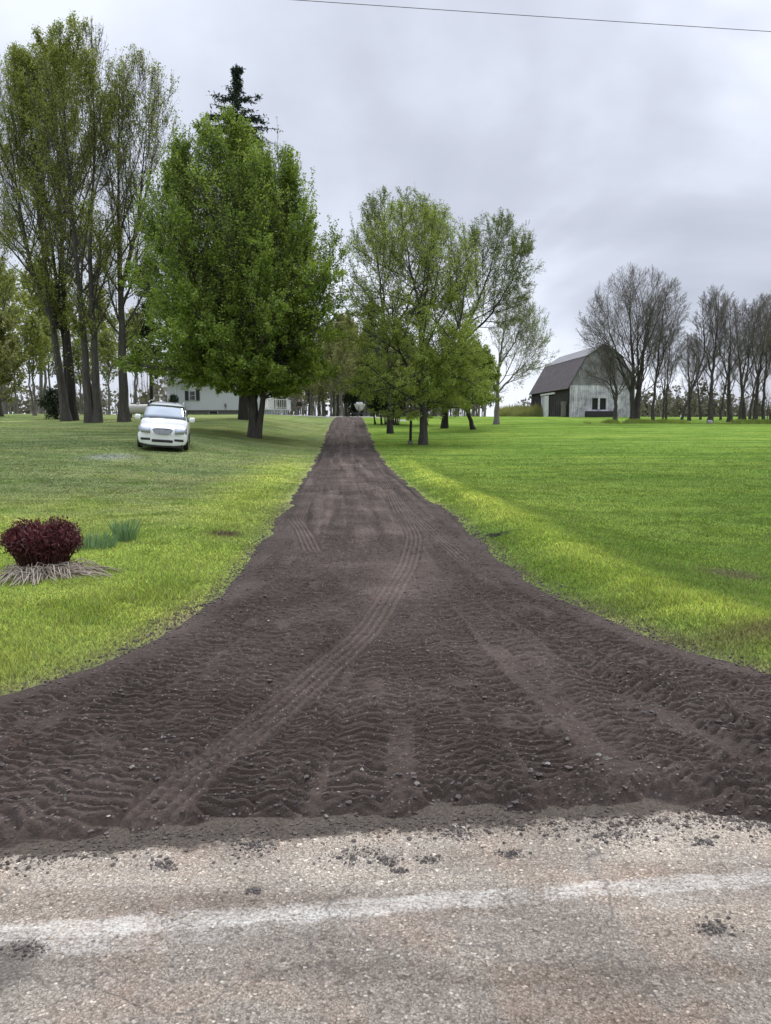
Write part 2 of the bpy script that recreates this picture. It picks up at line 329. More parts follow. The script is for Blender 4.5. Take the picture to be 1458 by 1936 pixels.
# ------------------------------------------------------------------ road
def road_mat():
    m = bpy.data.materials.new('weathered_asphalt'); m.use_nodes = True; t = m.node_tree; p = t.nodes['Principled BSDF']
    tcn = N(t, 'ShaderNodeTexCoord'); ob = tcn.outputs['Object']
    nd = N(t, 'ShaderNodeTexNoise', i_Scale=60.0, i_Detail=3.0); t.links.new(ob, nd.inputs[0])
    wv = N(t, 'ShaderNodeVectorMath', operation='MULTIPLY_ADD'); t.links.new(nd.outputs[1], wv.inputs[0]); wv.inputs[1].default_value = (.008,) * 3; t.links.new(ob, wv.inputs[2])
    v1 = N(t, 'ShaderNodeTexVoronoi', i_Scale=115.0, i_Randomness=1.0); t.links.new(wv.outputs[0], v1.inputs[0])
    v2 = N(t, 'ShaderNodeTexVoronoi', i_Scale=260.0, i_Randomness=1.0); t.links.new(wv.outputs[0], v2.inputs[0])
    sp = N(t, 'ShaderNodeSeparateColor'); t.links.new(v1.outputs['Color'], sp.inputs[0])
    sp2 = N(t, 'ShaderNodeSeparateColor'); t.links.new(v2.outputs['Color'], sp2.inputs[0])
    stone = ramp(t, sp.outputs[0], [(0, (.125, .110, .095)), (.35, (.215, .19, .165)), (.7, (.31, .28, .245)), (.93, (.44, .40, .35)), (1, (.66, .62, .54))])
    fine = ramp(t, sp2.outputs[1], [(0, (.15, .134, .116)), (.6, (.28, .252, .22)), (1, (.46, .42, .36))])
    ng = N(t, 'ShaderNodeTexNoise', i_Scale=28.0, i_Detail=4.0); t.links.new(ob, ng.inputs[0])
    col = mix(t, ramp(t, ng.outputs[0], [(.42, (0,) * 3), (.6, (1,) * 3)]), fine, stone)
    gap = ramp(t, v1.outputs['Distance'], [(.45, (1, 1, 1)), (.85, (.62, .59, .56))])
    col = mix(t, 1.0, col, gap, 'MULTIPLY')
    # broad wear: pale, brown and pinkish patches
    nA = N(t, 'ShaderNodeTexNoise', i_Scale=1.3, i_Detail=6.0, i_Roughness=.6); t.links.new(ob, nA.inputs[0])
    col = mix(t, 1.0, col, ramp(t, nA.outputs[0], [(.3, (.74, .72, .70)), (.5, (1, 1, 1)), (.7, (1.22, 1.2, 1.17))]), 'MULTIPLY')
    mpp = N(t, 'ShaderNodeMapping'); mpp.inputs['Location'].default_value = (4.4, 2.3, 0); t.links.new(ob, mpp.inputs[0])
    nP = N(t, 'ShaderNodeTexNoise', i_Scale=1.8, i_Detail=4.0, i_Roughness=.6); t.links.new(mpp.outputs[0], nP.inputs[0])
    col = mix(t, ramp(t, nP.outputs[0], [(.5, (0,) * 3), (.72, (.75,) * 3)]), col, mix(t, 1.0, col, (1.22, 1.0, .86), 'MULTIPLY'))
    s3 = N(t, 'ShaderNodeSeparateXYZ'); t.links.new(ob, s3.inputs[0])
    # distance past the road's edge line, in metres; the shoulder beyond it is bleached paler
    dline = math_(t, 'SUBTRACT', s3.outputs[1], math_(t, 'MULTIPLY_ADD', s3.outputs[0], .118, 2.418))
    sh = ramp(t, math_(t, 'MULTIPLY_ADD', dline, 3.0, .35, True), [(0, (.78, .77, .76)), (1, (1.08, 1.06, 1.03))])
    col = mix(t, 1.0, col, sh, 'MULTIPLY')
    # worn white line: paint left on the stones' tops only
    wob = N(t, 'ShaderNodeTexNoise', i_Scale=14.0, i_Detail=8.0, i_Roughness=.75); t.links.new(ob, wob.inputs[0])
    dl = math_(t, 'ADD', dline, math_(t, 'MULTIPLY_ADD', wob.outputs[0], .13, -.065))
    band = ramp(t, math_(t, 'ABSOLUTE', dl), [(.036, (1,) * 3), (.054, (0,) * 3)])
    wr = N(t, 'ShaderNodeTexNoise', i_Scale=2.6, i_Detail=6.0, i_Roughness=.7); t.links.new(ob, wr.inputs[0])
    wr2 = N(t, 'ShaderNodeTexNoise', i_Scale=75.0, i_Detail=3.0, i_Roughness=.6); t.links.new(ob, wr2.inputs[0])
    wear = math_(t, 'ADD', math_(t, 'MULTIPLY', wr.outputs[0], .55), math_(t, 'MULTIPLY', wr2.outputs[0], .55))
    keep = ramp(t, wear, [(.45, (.0,) * 3), (.64, (.9,) * 3)])
    msk = math_(t, 'MULTIPLY', band, keep)
    msk = math_(t, 'MULTIPLY', msk, ramp(t, v1.outputs['Distance'], [(.5, (1,) * 3), (.95, (.35,) * 3)]))
    # older ghost of the line, wider and fainter, on the traffic side
    gh = ramp(t, math_(t, 'ABSOLUTE', math_(t, 'ADD', dl, .085)), [(.03, (1,) * 3), (.075, (0,) * 3)])
    gh = math_(t, 'MULTIPLY', math_(t, 'MULTIPLY', gh, ramp(t, wear, [(.52, (0,) * 3), (.66, (.6,) * 3)])), ramp(t, math_(t, 'MULTIPLY_ADD', s3.outputs[0], .6, .7, True), [(.1, (1,) * 3), (.7, (.25,) * 3)]))
    col = mix(t, gh, col, (.58, .57, .54))
    col = mix(t, math_(t, 'MULTIPLY', msk, .68), col, (.66, .65, .61))
    mps = N(t, 'ShaderNodeMapping'); mps.inputs['Scale'].default_value = (.35, 2.2, 1); mps.inputs['Rotation'].default_value = (0, 0, R(14)); t.links.new(ob, mps.inputs[0])
    nq = N(t, 'ShaderNodeTexNoise', i_Scale=1.6, i_Detail=7.0, i_Roughness=.65); t.links.new(mps.outputs[0], nq.inputs[0])
    col = mix(t, 1.0, col, ramp(t, nq.outputs[0], [(.34, (.72, .68, .66)), (.52, (1, 1, 1)), (.68, (1.16, 1.15, 1.12))]), 'MULTIPLY')
    # hairline cracks
    nc = N(t, 'ShaderNodeTexNoise', i_Scale=3.0, i_Detail=5.0); t.links.new(ob, nc.inputs[0])
    wc = N(t, 'ShaderNodeVectorMath', operation='MULTIPLY_ADD'); t.links.new(nc.outputs[1], wc.inputs[0]); wc.inputs[1].default_value = (.5,) * 3; t.links.new(ob, wc.inputs[2])
    vc = N(t, 'ShaderNodeTexVoronoi', feature='DISTANCE_TO_EDGE', i_Scale=.75); t.links.new(wc.outputs[0], vc.inputs[0])
    col = mix(t, ramp(t, vc.outputs[0], [(0, (.6,) * 3), (.006, (0,) * 3)]), col, (.07, .065, .06))
    # soil trodden out of the drive: thickest at its mouth
    de = math_(t, 'SUBTRACT', math_(t, 'MULTIPLY_ADD', s3.outputs[0], .13, 2.93), s3.outputs[1])
    nS = N(t, 'ShaderNodeTexNoise', i_Scale=5.0, i_Detail=8.0, i_Roughness=.75); t.links.new(ob, nS.inputs[0])
    soil = math_(t, 'SUBTRACT', math_(t, 'MULTIPLY', nS.outputs[0], 1.1), math_(t, 'MULTIPLY_ADD', de, 3.4, .30))
    col = mix(t, ramp(t, soil, [(0, (0,) * 3), (.14, (.96,) * 3)]), col, mix(t, sp.outputs[1], (.038, .031, .024), (.085, .069, .056)))
    # dark oily stain at the left edge
    st = N(t, 'ShaderNodeVectorMath', operation='DISTANCE'); t.links.new(ob, st.inputs[0]); st.inputs[1].default_value = (-1.16, 2.11, 0)
    col = mix(t, ramp(t, math_(t, 'MULTIPLY_ADD', nS.outputs[0], .12, st.outputs[1]), [(.13, (.6,) * 3), (.24, (0,) * 3)]), col, (.06, .055, .05))
    t.links.new(col, p.inputs['Base Color']); p.inputs['Roughness'].default_value = .9; p.inputs['Specular IOR Level'].default_value = .25
    hh = math_(t, 'ADD', math_(t, 'MULTIPLY', v1.outputs['Distance'], -1.0), math_(t, 'MULTIPLY', v2.outputs['Distance'], -.45))
    bb = N(t, 'ShaderNodeBump', i_Strength=.85, i_Distance=.0045); t.links.new(hh, bb.inputs['Height']); t.links.new(bb.outputs[0], p.inputs['Normal'])
    return m
rx = spread(-8, 8, .1, (-300, 300), 1.15)
rv = []; rows = 44
for j in range(rows):
    f = j / (rows - 1)
    for x in rx:
        n = (float(vnoise(np.array([x * 2.2]), np.array([3.3]), 4)[0]) - .5) * .12
        y1 = road_edge(x) + .42 + n; y0 = road_edge(x) - 7.6
        y = y0 + (y1 - y0) * f
        rv.append((x, y, .0 - (0.05 if j == rows - 1 else 0)))
idx = np.arange(len(rx) * rows).reshape(rows, len(rx))
fc = np.stack([idx[:-1, :-1], idx[:-1, 1:], idx[1:, 1:], idx[1:, :-1]], -1).reshape(-1, 4)
M['road'] = road_mat()
tag(link('road', mesh_np('road', np.array(rv), fc, 4, M['road'], True)), 'weathered grey asphalt road with a worn white edge line', 'road', kind='structure')

# ------------------------------------------------------------------ driveway of fresh dark soil, with tyre marks in relief
def dirt_mat():
    m = bpy.data.materials.new('fresh_millings'); m.use_nodes = True; t = m.node_tree; p = t.nodes['Principled BSDF']
    tcn = N(t, 'ShaderNodeTexCoord'); ob = tcn.outputs['Object']
    a = N(t, 'ShaderNodeAttribute', attribute_name='Col')
    n1 = N(t, 'ShaderNodeTexNoise', i_Scale=1.1, i_Detail=6.0, i_Roughness=.6); t.links.new(ob, n1.inputs[0])
    col = ramp(t, n1.outputs[0], [(.3, (.044, .032, .026)), (.5, (.064, .048, .040)), (.7, (.090, .069, .059))])
    n2 = N(t, 'ShaderNodeTexNoise', i_Scale=140.0, i_Detail=4.0, i_Roughness=.7); t.links.new(ob, n2.inputs[0])
    col = mix(t, 1.0, col, ramp(t, n2.outputs[0], [(.3, (.62,) * 3), (.7, (1.38,) * 3)]), 'MULTIPLY')
    v = N(t, 'ShaderNodeTexVoronoi', i_Scale=70.0); t.links.new(ob, v.inputs[0])
    s = N(t, 'ShaderNodeSeparateColor'); t.links.new(v.outputs['Color'], s.inputs[0])
    st = math_(t, 'MULTIPLY', ramp(t, s.outputs[0], [(.90, (0,) * 3), (.93, (1,) * 3)]), ramp(t, v.outputs['Distance'], [(.25, (1,) * 3), (.5, (0,) * 3)]))
    col = mix(t, math_(t, 'MULTIPLY', st, .7), col, (.20, .185, .17))
    # reddish clay showing in a few places
    n3 = N(t, 'ShaderNodeTexNoise', i_Scale=2.3, i_Detail=4.0); t.links.new(ob, n3.inputs[0])
    col = mix(t, ramp(t, n3.outputs[0], [(.68, (0,) * 3), (.78, (.5,) * 3)]), col, (.13, .07, .055))
    col = mix(t, 1.0, col, a.outputs[0], 'MULTIPLY')
    t.links.new(col, p.inputs['Base Color']); p.inputs['Roughness'].default_value = .95; p.inputs['Specular IOR Level'].default_value = .2
    nb = N(t, 'ShaderNodeTexNoise', i_Scale=90.0, i_Detail=6.0, i_Roughness=.75); t.links.new(ob, nb.inputs[0])
    bb = N(t, 'ShaderNodeBump', i_Strength=.8, i_Distance=.012); t.links.new(nb.outputs[0], bb.inputs['Height']); t.links.new(bb.outputs[0], p.inputs['Normal'])
    return m
NU, NV = 660, 1500
vy = 2.2 * np.exp(np.linspace(0, math.log(82 / 2.2), NV))
a_, b_ = np.maximum(xl(vy), -4.6) - .3, np.minimum(xr(vy), 4.6) + .3
U = np.linspace(0, 1, NU)
X = a_[:, None] + (b_ - a_)[:, None] * U[None, :]; Y = np.repeat(vy[:, None], NU, 1)
base = T(X, Y)
xc = (xl(Y) + xr(Y)) / 2
h = .046 + (fbm(X / 1.6, Y / 1.6, 31, 3) - .5) * .05
tr = np.zeros_like(h); cover = np.zeros_like(h)
tone = np.ones_like(h)
fine = (fbm(X / .045, Y / .045, 41, 3) - .5); med = (fbm(X / .16, Y / .16, 43, 3) - .5)
brk = fbm(X / .38, Y / .38, 47, 3)
st_ = fbm((X - xc) / .13, Y / 3.6, 301, 4); up_ = smooth((Y - 8.5) / 5)
stk = 1 + (st_ - .5) * 1.5 * up_ * (.5 + fbm(X / .8, Y / 2.5, 303, 2))
rg = smooth((fbm(X / .9 + 3, Y / 1.6, 305, 3) - .54) / .1) * up_
h += (st_ - .5) * .06 * up_ + rg * fine * .05; tone *= stk * (1 + .14 * rg)
def lug_track(ys, xs, wd, y0, y1, amp, pitch, chev, seed):
    global tr, cover
    xp = np.interp(vy, ys, xs); k = np.exp(-.5 * (np.arange(-30, 31) / 12.) ** 2); k /= k.sum()
    xp = np.convolve(np.pad(xp, 30, mode='edge'), k, 'valid')
    dx = np.gradient(xp, vy); s = np.cumsum(np.sqrt(1 + dx ** 2) * np.gradient(vy)); c = 1 / np.sqrt(1 + dx ** 2)
    t = (X - xp[:, None]) * c[:, None] / (wd / 2)
    # lugs lie square to the way of travel
    ss = s[:, None] + (X - xp[:, None]) * c[:, None] * dx[:, None]
    ph = ss / pitch + chev * np.abs(t) + (fbm(X / .25, Y / .25, seed, 2) - .5) * .8
    sw = ph - np.floor(ph); r = 1 - np.exp(-((sw - .5) / .16) ** 2) - .35 * sw
    fade = smooth((Y - y0) / .5) * smooth((y1 - Y) / 1.5)
    m = smooth((1 - np.abs(t)) / .22) * fade
    m = m * smooth((fbm(X / .35 + seed, Y / .5, seed + 5, 4) - .28) / .18) * smooth((np.minimum(X - xl(Y), xr(Y) - X) - .12) / .3)
    tr = tr * (1 - m) + m * (amp * (r - .55) - .002); cover = np.maximum(cover, m)
    # soil squeezed up along the sides
    side = np.exp(-((np.abs(t) - 1.12) / .13) ** 2) * fade
    tr = tr + side * .010 * brk
def rib_track(ys, xs, wd, y0, y1, ribs, depth):
    global tr, tone
    xp = np.interp(vy, ys, xs); k = np.exp(-.5 * (np.arange(-40, 41) / 18.) ** 2); k /= k.sum()
    xp = np.convolve(np.pad(xp, 40, mode='edge'), k, 'valid'); dx = np.gradient(xp, vy); c = 1 / np.sqrt(1 + dx ** 2)
    t = (X - xp[:, None]) * c[:, None] / (wd / 2)
    fade = smooth((Y - y0) / .4) * smooth((y1 - Y) / 1.2)
    m = smooth((1 - np.abs(t)) / .12) * fade * smooth((fbm(X / 1.1, Y / 2.2, 77 + ribs, 2) - .22) / .15)
    prof = -.008 - depth * (.5 + .5 * np.cos(np.pi * ribs * t)) ** 2
    prof = prof + .004 * np.cos(2 * np.pi * Y / .06) * smooth((14 - Y) / 6)
    tr = tr * (1 - m) + m * prof
    tone = tone * (1 - m) + m * 1.22 * (1 - .30 * (.5 + .5 * np.cos(np.pi * ribs * t)) ** 2)
for i, x0 in enumerate(np.linspace(-5.6, 5.2, 29)):
    x0 = x0 + rng.uniform(-.12, .12)
    x5 = x0 * .60 + rng.uniform(-.1, .1); x8 = np.clip(x0 * .34, -1.3, 1.2) + rng.uniform(-.12, .12)
    x14 = -.35 + np.clip(x0 * .3, -1.0, 1.0) + rng.uniform(-.12, .12)
    lug_track([2.2, 3.2, 5, 8, 14, 24], [x0 * 1.1, x0 * .95, x5, x8, x14, x14 - .7], rng.uniform(.22, .36), 2.4 + rng.uniform(0, 1.2) * (i % 2), rng.uniform(8.5, 17), rng.uniform(.032, .052), rng.uniform(.10, .15), rng.uniform(-.6, .6), 100 + i * 7)
for i, x0 in enumerate(np.linspace(-3.4, 3.6, 17)):
    x0 = x0 + rng.uniform(-.15, .15); sl2 = rng.uniform(-.12, .12)
    lug_track([2.2, 4, 6, 9], [x0 * 1.0, x0 * .74 + sl2, x0 * .52 + sl2 * 2, x0 * .34 + sl2 * 3], rng.uniform(.20, .32), 2.3, rng.uniform(5.2, 9), rng.uniform(.034, .054), rng.uniform(.09, .13), rng.uniform(-.7, .7), 700 + i * 11)
for k_ in (-1.05, -.62, -.2, .25, .62, 1.05):
    lug_track([6, 12, 24, 41, 74], [k_ * 1.1, k_ * .9 - .15, k_ * .9 - 1.05, k_ * .9 - 2.0, k_ * .8 - 3.6], .24, 8 + rng.uniform(0, 4), rng.uniform(20, 40), .018, .14, .3, 400 + int(k_ * 50))
rib_track([2.2, 2.8, 3.5, 4.3, 5.8, 8.4, 10.8, 13.3, 22, 33, 50], [-1.15, -1.0, -.80, -.55, -.12, .24, .42, .29, -.06, -.67, -1.8], .30, 2.6, 52, 5, .016)
rib_track([2.2, 4, 6, 7.08, 9.06, 11.9, 16, 24.6, 37], [-3, -2.4, -1.9, -1.66, -1.5, -1.42, -1.66, -2.0, -2.9], .26, 6.2, 34, 5, .014)
rib_track([8.8, 9.44, 11.3, 12.55, 14], [-.75, -.91, -1.21, -1.47, -1.75], .30, 9.2, 13.6, 5, .018)
rib_track([7.5, 9.06, 11.9, 15, 23.4], [1.1, .88, .59, .32, .1], .22, 8.5, 17, 4, .013)
# pressed smooth ruts further up
for k_ in (-.8, .75):
    m = np.exp(-((X - xc - k_) / .28) ** 2) * smooth((Y - 16) / 10); h -= .03 * m * (.6 + .8 * brk); tone *= 1 - .16 * m
# dry dusty smear in the middle
m = np.exp(-((X - .05) / .42) ** 2 - ((Y - 7.6) / 1.5) ** 2) ; tone *= 1 + .22 * m; tr *= 1 - .8 * m
m2 = smooth((fbm(X / 1.5, Y / 3.4, 88, 3) - .52) / .14) * smooth((Y - 8) / 4); tone *= 1 + .16 * m2
h = h + tr + fine * .016 * (1 + 1.2 * (1 - cover) * smooth((brk - .5) / .2)) + med * .016
# coarse crumbly ridge of loose stuff, right of the mouth
for (cx, cy, dx_, dy_, wd_, am) in ((1.75, 4.35, .55, -1.0, .14, .028), (-.35, 3.35, 1, .05, .10, .02), (1.35, 3.25, 1, .1, .14, .025)):
    l_ = math.hypot(dx_, dy_); u_ = ((X - cx) * dx_ + (Y - cy) * dy_) / l_; w_ = ((X - cx) * -dy_ + (Y - cy) * dx_) / l_
    h += am * np.exp(-(w_ / wd_) ** 2 - (u_ / 1.0) ** 2) * (.4 + 1.3 * brk + 1.2 * fine)
# edges: the sheet thins out and dives under turf and road
en = (fbm(X / .6, Y / .75, 51, 5) - .5) * .24
dl_ = np.minimum(X - xl(Y), xr(Y) - X) + en * np.clip(Y / 9, .6, 1.6)
de_ = Y + .04 - (dirt_edge(X) + (fbm(X / .30, Y * 0, 61, 4) - .5) * .34 + (fbm(X / 1.1, Y * 0, 63, 2) - .5) * .2) + fine * .05
edge = smooth(dl_ / .06)
h = .016 + fine * .012 + (h - .016) * smooth((dl_ - .05) / .40)
h = h * edge + (edge - 1) * .05
rede = smooth(de_ / .16)
Zb = base * smooth((Y - 3.4) / .3) + .0
Zd = Zb + h * rede - (1 - rede) * .025
tone = tone * (1 - .12 * np.exp(-((dl_ - .18) / .28) ** 2)) * (1 + .55 * (fbm(X / .9, Y / 1.6, 71, 4) - .5)) * (1 - .22 * smooth((np.abs(X - xc) / ((xr(Y) - xl(Y)) / 2) - .62) / .3) * smooth((Y - 6) / 5))
idx = np.arange(NU * NV).reshape(NV, NU)
fc = np.stack([idx[:-1, :-1], idx[:-1, 1:], idx[1:, 1:], idx[1:, :-1]], -1).reshape(-1, 4)
M['dirt'] = dirt_mat()
me = mesh_np('driveway', np.stack([X, Y, Zd], -1).reshape(-1, 3), fc, 4, M['dirt'], False, cols=np.repeat(tone.reshape(-1, 1), 3, 1))
tag(link('driveway', me), 'fresh dark brown dirt driveway printed with tyre tracks', 'driveway', kind='structure')
Hd = Zd
def dirt_z(x, y):
    j = np.clip(np.searchsorted(vy, y), 1, NV - 1); i = np.clip(((x - a_[j]) / (b_[j] - a_[j]) * (NU - 1)).astype(int), 0, NU - 1)
    return Hd[j, i]

# gravel parking strip at the top of the drive
mb = MB(); P = []
gxx = np.linspace(-13.5, 2.5, 40); gyy = np.linspace(79, 85.5, 10)
Xg, Yg = np.meshgrid(gxx, gyy); Zg = T(Xg, Yg) + .035
edge_ = np.minimum(np.minimum(Xg + 13.5, 2.5 - Xg), np.minimum(Yg - 79, 85.5 - Yg)); Zg -= (edge_ < .05) * .1
idx = np.arange(400).reshape(10, 40)
fc = np.stack([idx[:-1, :-1], idx[:-1, 1:], idx[1:, 1:], idx[1:, :-1]], -1).reshape(-1, 4)
M['gravel'] = mat('pale_gravel', rough=.95, noise=(9, 6, [(.3, (.17, .155, .135)), (.7, (.33, .31, .28))]))
tag(link('gravel_path', mesh_np('gravel_path', np.stack([Xg, Yg, Zg], -1).reshape(-1, 3), fc, 4, M['gravel'], True)), 'pale gravel parking strip across the top of the drive', 'path', kind='structure')

# ------------------------------------------------------------------ loose clods and stones (uncountable)
def rocks(name, pos, size, cols, label, cat, matl):
    n = len(pos); b = np.array([(1,0,0),(-1,0,0),(0,1,0),(0,-1,0),(0,0,1),(0,0,-1),(.62,.62,.4),(-.62,.6,.45),(.6,-.62,.4),(-.6,-.6,.45)], float)
    fcs = np.array([(4,6,7),(4,8,6),(4,7,9),(4,9,8),(0,6,8),(0,2,6),(0,8,3),(1,9,7),(1,7,2),(1,3,9),(2,7,6),(3,8,9),(0,5,2),(2,5,1),(1,5,3),(3,5,0)])
    v = b[None] * rng.uniform(.65, 1.25, (n, 10, 1)) * rng.uniform(.6, 1.2, (n, 1, 3)) * np.array([1, 1, .7])
    an = rng.uniform(0, 6.28, n); c, s = np.cos(an)[:, None], np.sin(an)[:, None]
    vx = v[..., 0] * c - v[..., 1] * s; vy_ = v[..., 0] * s + v[..., 1] * c
    v = np.stack([vx, vy_, v[..., 2]], -1) * size[:, None, None] + pos[:, None, :]
    f = fcs[None] + (np.arange(n) * 10)[:, None, None]
    me = mesh_np(name, v.reshape(-1, 3), f.reshape(-1, 3), 3, matl, False, cols=np.repeat(cols, 10, 0))
    return tag(link(name, me), label, cat, kind='stuff')
M['clod'] = bpy.data.materials.new('clods'); M['clod'].use_nodes = True; t = M['clod'].node_tree
aa = N(t, 'ShaderNodeAttribute', attribute_name='Col'); t.links.new(aa.outputs[0], t.nodes['Principled BSDF'].inputs['Base Color']); t.nodes['Principled BSDF'].inputs['Roughness'].default_value = .95
n = 26000
y = 2.75 * np.exp(rng.uniform(0, math.log(13 / 2.75), n)); x = rng.uniform(-1, 1, n) * (y * .62 + .4)
dens = fbm(x / .5, y / .5, 91, 3) + .9 * np.exp(-((x - 1.75 - (4.35 - y) * .55) / .28) ** 2) * (y < 5.6) + .35 * (y < 3.4)
ok = (rng.uniform(.35, .95, n) < dens) & (x > xl(y) + .05) & (x < xr(y) - .05) & (y > road_edge(x) + .02)
x, y = x[ok], y[ok]; n = len(x)
sz = np.minimum(.0032 * np.exp(rng.exponential(.45, n)), .016)
z = dirt_z(x, y) + sz * .25
k = rng.uniform(0, 1, n)[:, None]; g = rng.uniform(.7, 1.3, n)[:, None]
cols = np.where(k < .86, np.array([.085, .07, .066]), np.where(k < .985, np.array([.17, .155, .14]), np.array([.28, .26, .24]))) * g
rocks('soil_clods', np.stack([x, y, z], -1), sz, cols, 'loose crumbs of soil and small stones over the dirt driveway', 'soil crumbs', M['clod'])
# finer crumbs strewn along the soil's own edges, onto turf and road
n = 20000; side = rng.random(n)
y = np.where(side < .66, 3.3 * np.exp(rng.uniform(0, math.log(16 / 3.3), n)), 0); x = np.where(side < .33, xl(y) - rng.normal(.0, .10, n), xr(y) + rng.normal(.0, .10, n))
xm = rng.uniform(-2.6, 2.8, n); x = np.where(side >= .66, xm, x); y = np.where(side >= .66, dirt_edge(xm) - .0 + rng.normal(0, .05, n), y)
ok = np.abs(x) < 4.4; x, y = x[ok], y[ok]; n = len(x)
sz = np.minimum(.0026 * np.exp(rng.exponential(.5, n)), .014) * np.clip(y / 5, .8, 1.25)
z = np.maximum(dirt_z(x, y), np.where(y > 3.3, T(x, y) + .006, 0)) + sz * .2
rocks('edge_crumbs', np.stack([x, y, z], -1), sz, np.array([.075, .060, .050]) * rng.uniform(.6, 1.5, (n, 1)), 'fine dark crumbs strewn along the edges of the dirt driveway', 'soil crumbs', M['clod'])
# crumbs dropped on the road
cl_ = [(-.11, 2.72, .11), (.01, 2.68, .05), (.17, 2.69, .045), (.47, 2.73, .05), (-.81, 2.65, .05), (1.23, 2.82, .06), (1.05, 2.30, .07), (.05, 2.62, .03), (-.5, 2.78, .1), (-1.1, 2.2, .06), (.9, 2.85, .12), (-.45, 2.5, .03), (.3, 2.88, .1), (1.5, 2.95, .15)]
px_, py_, ss_ = [], [], []
for cx, cy, r_ in cl_:
    m_ = int(60 + 2600 * r_)
    px_.append(cx + rng.normal(0, r_ * .5, m_)); py_.append(cy + rng.normal(0, r_ * .32, m_)); ss_.append(np.minimum(.0015 * np.exp(rng.exponential(.5, m_)), .008))
m_ = 1300
xx = rng.uniform(-2.3, 2.6, m_); px_.append(xx); py_.append(dirt_edge(xx) - np.abs(rng.normal(0, .10, m_))); ss_.append(np.minimum(.0015 * np.exp(rng.exponential(.55, m_)), .010))
x = np.concatenate(px_); y = np.concatenate(py_); sz = np.concatenate(ss_); n = len(x)
cols = np.array([.075, .064, .058]) * rng.uniform(.6, 1.5, (n, 1))
rocks('road_crumbs', np.stack([x, y, sz * .3], -1), sz, cols, 'dark crumbs of soil dropped on the asphalt near the driveway mouth', 'soil crumbs', M['clod'])

# ------------------------------------------------------------------ grass blades (uncountable)
n = 1250000
y = 3.4 * np.exp(rng.uniform(0, math.log(62 / 3.4), n)); x = rng.uniform(-1, 1, n) * (y * .58 + .6)
sl, sr = xl(y) - x, x - xr(y); out = np.maximum(sl, sr)
ok = (rng.random(n) < 1.05 - smooth((y - 18) / 44)) & (out > .04 - .20 * rng.random(n) ** 1.6) & (y > road_edge(x) + .4 + rng.uniform(0, .3, n))
x, y, out = x[ok], y[ok], out[ok]; n = len(x)
z = T(x, y) - .005; c = lawn_col(x, y)
hgt = (.012 + .022 * rng.random(n)) * (1 + .5 * np.exp(-((out - .7) / .5) ** 2) * (y < 20)) * (1 + .5 * smooth((fbm(x / .5, y / .5, 8, 2) - .55) / .1)) * np.clip(.55 + out / .3, .55, 1)
wd = .0014 + .0004 * y
an = rng.uniform(0, 6.28, n); ln = rng.normal(0, .45, (n, 2)) * hgt[:, None]
ca, sa = np.cos(an) * wd, np.sin(an) * wd
p0 = np.stack([x - ca, y - sa, z], -1); p1 = np.stack([x + ca, y + sa, z], -1); p2 = np.stack([x + ln[:, 0], y + ln[:, 1], z + hgt], -1)
cc = c * rng.uniform(.72, 1.35, (n, 1)) * (1 + np.array([.12, .02, -.05]) * rng.normal(0, 1, (n, 1)))
dead = (rng.random(n) < .08 + .25 * np.exp(-(out / .15) ** 2))[:, None]
cc = np.where(dead, np.array([.26, .23, .13]) * rng.uniform(.7, 1.2, (n, 1)), cc)
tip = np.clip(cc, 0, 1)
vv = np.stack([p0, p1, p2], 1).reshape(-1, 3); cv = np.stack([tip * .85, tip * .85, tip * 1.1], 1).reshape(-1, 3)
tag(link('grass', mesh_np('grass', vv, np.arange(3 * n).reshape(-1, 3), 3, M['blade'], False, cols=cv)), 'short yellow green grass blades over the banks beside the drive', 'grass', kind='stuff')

# ------------------------------------------------------------------ trees
def nrm(v): return v / np.maximum(np.linalg.norm(v, axis=-1, keepdims=True), 1e-9)
def tubes(groups):
    """groups: list of (pts (N,n,3), rad (N,n), k) -> verts, quads"""
    vs, fs, off = [], [], 0
    for P_, R_, k in groups:
        Nn, n, _ = P_.shape
        if Nn == 0: continue
        t = np.empty_like(P_); t[:, 1:-1] = P_[:, 2:] - P_[:, :-2]; t[:, 0] = P_[:, 1] - P_[:, 0]; t[:, -1] = P_[:, -1] - P_[:, -2]; t = nrm(t)
        ref = np.where(np.abs(t[:, :1, 2:3]) < .8, np.array([0, 0, 1.]), np.array([1., 0, 0])); ref = np.broadcast_to(ref, t.shape)
        u = nrm(np.cross(t, ref)); v = np.cross(t, u)
        an = np.arange(k) * 2 * np.pi / k
        V = P_[:, :, None] + (u[:, :, None] * np.cos(an)[:, None] + v[:, :, None] * np.sin(an)[:, None]) * R_[:, :, None, None]
        idx = np.arange(Nn * n * k).reshape(Nn, n, k) + off
        f = np.stack([idx[:, :-1], np.roll(idx[:, :-1], -1, 2), np.roll(idx[:, 1:], -1, 2), idx[:, 1:]], -1).reshape(-1, 4)
        vs.append(V.reshape(-1, 3)); fs.append(f); off += Nn * n * k
    return np.concatenate(vs), np.concatenate(fs)
def grow(r, st, di, ln, r0, r1, n, wander, up, grav=0):
    N_ = len(st); P_ = np.zeros((N_, n, 3)); P_[:, 0] = st; d = di.copy(); step = (ln / (n - 1))[:, None]
    for i in range(1, n):
        d = nrm(d + r.normal(0, wander, (N_, 3)) + np.array([0, 0, up]) - np.array([0, 0, grav]) * (i / n))
        P_[:, i] = P_[:, i - 1] + d * step
    t = np.linspace(0, 1, n)[None]
    return P_, r0[:, None] * (1 - t) + r1[:, None] * t
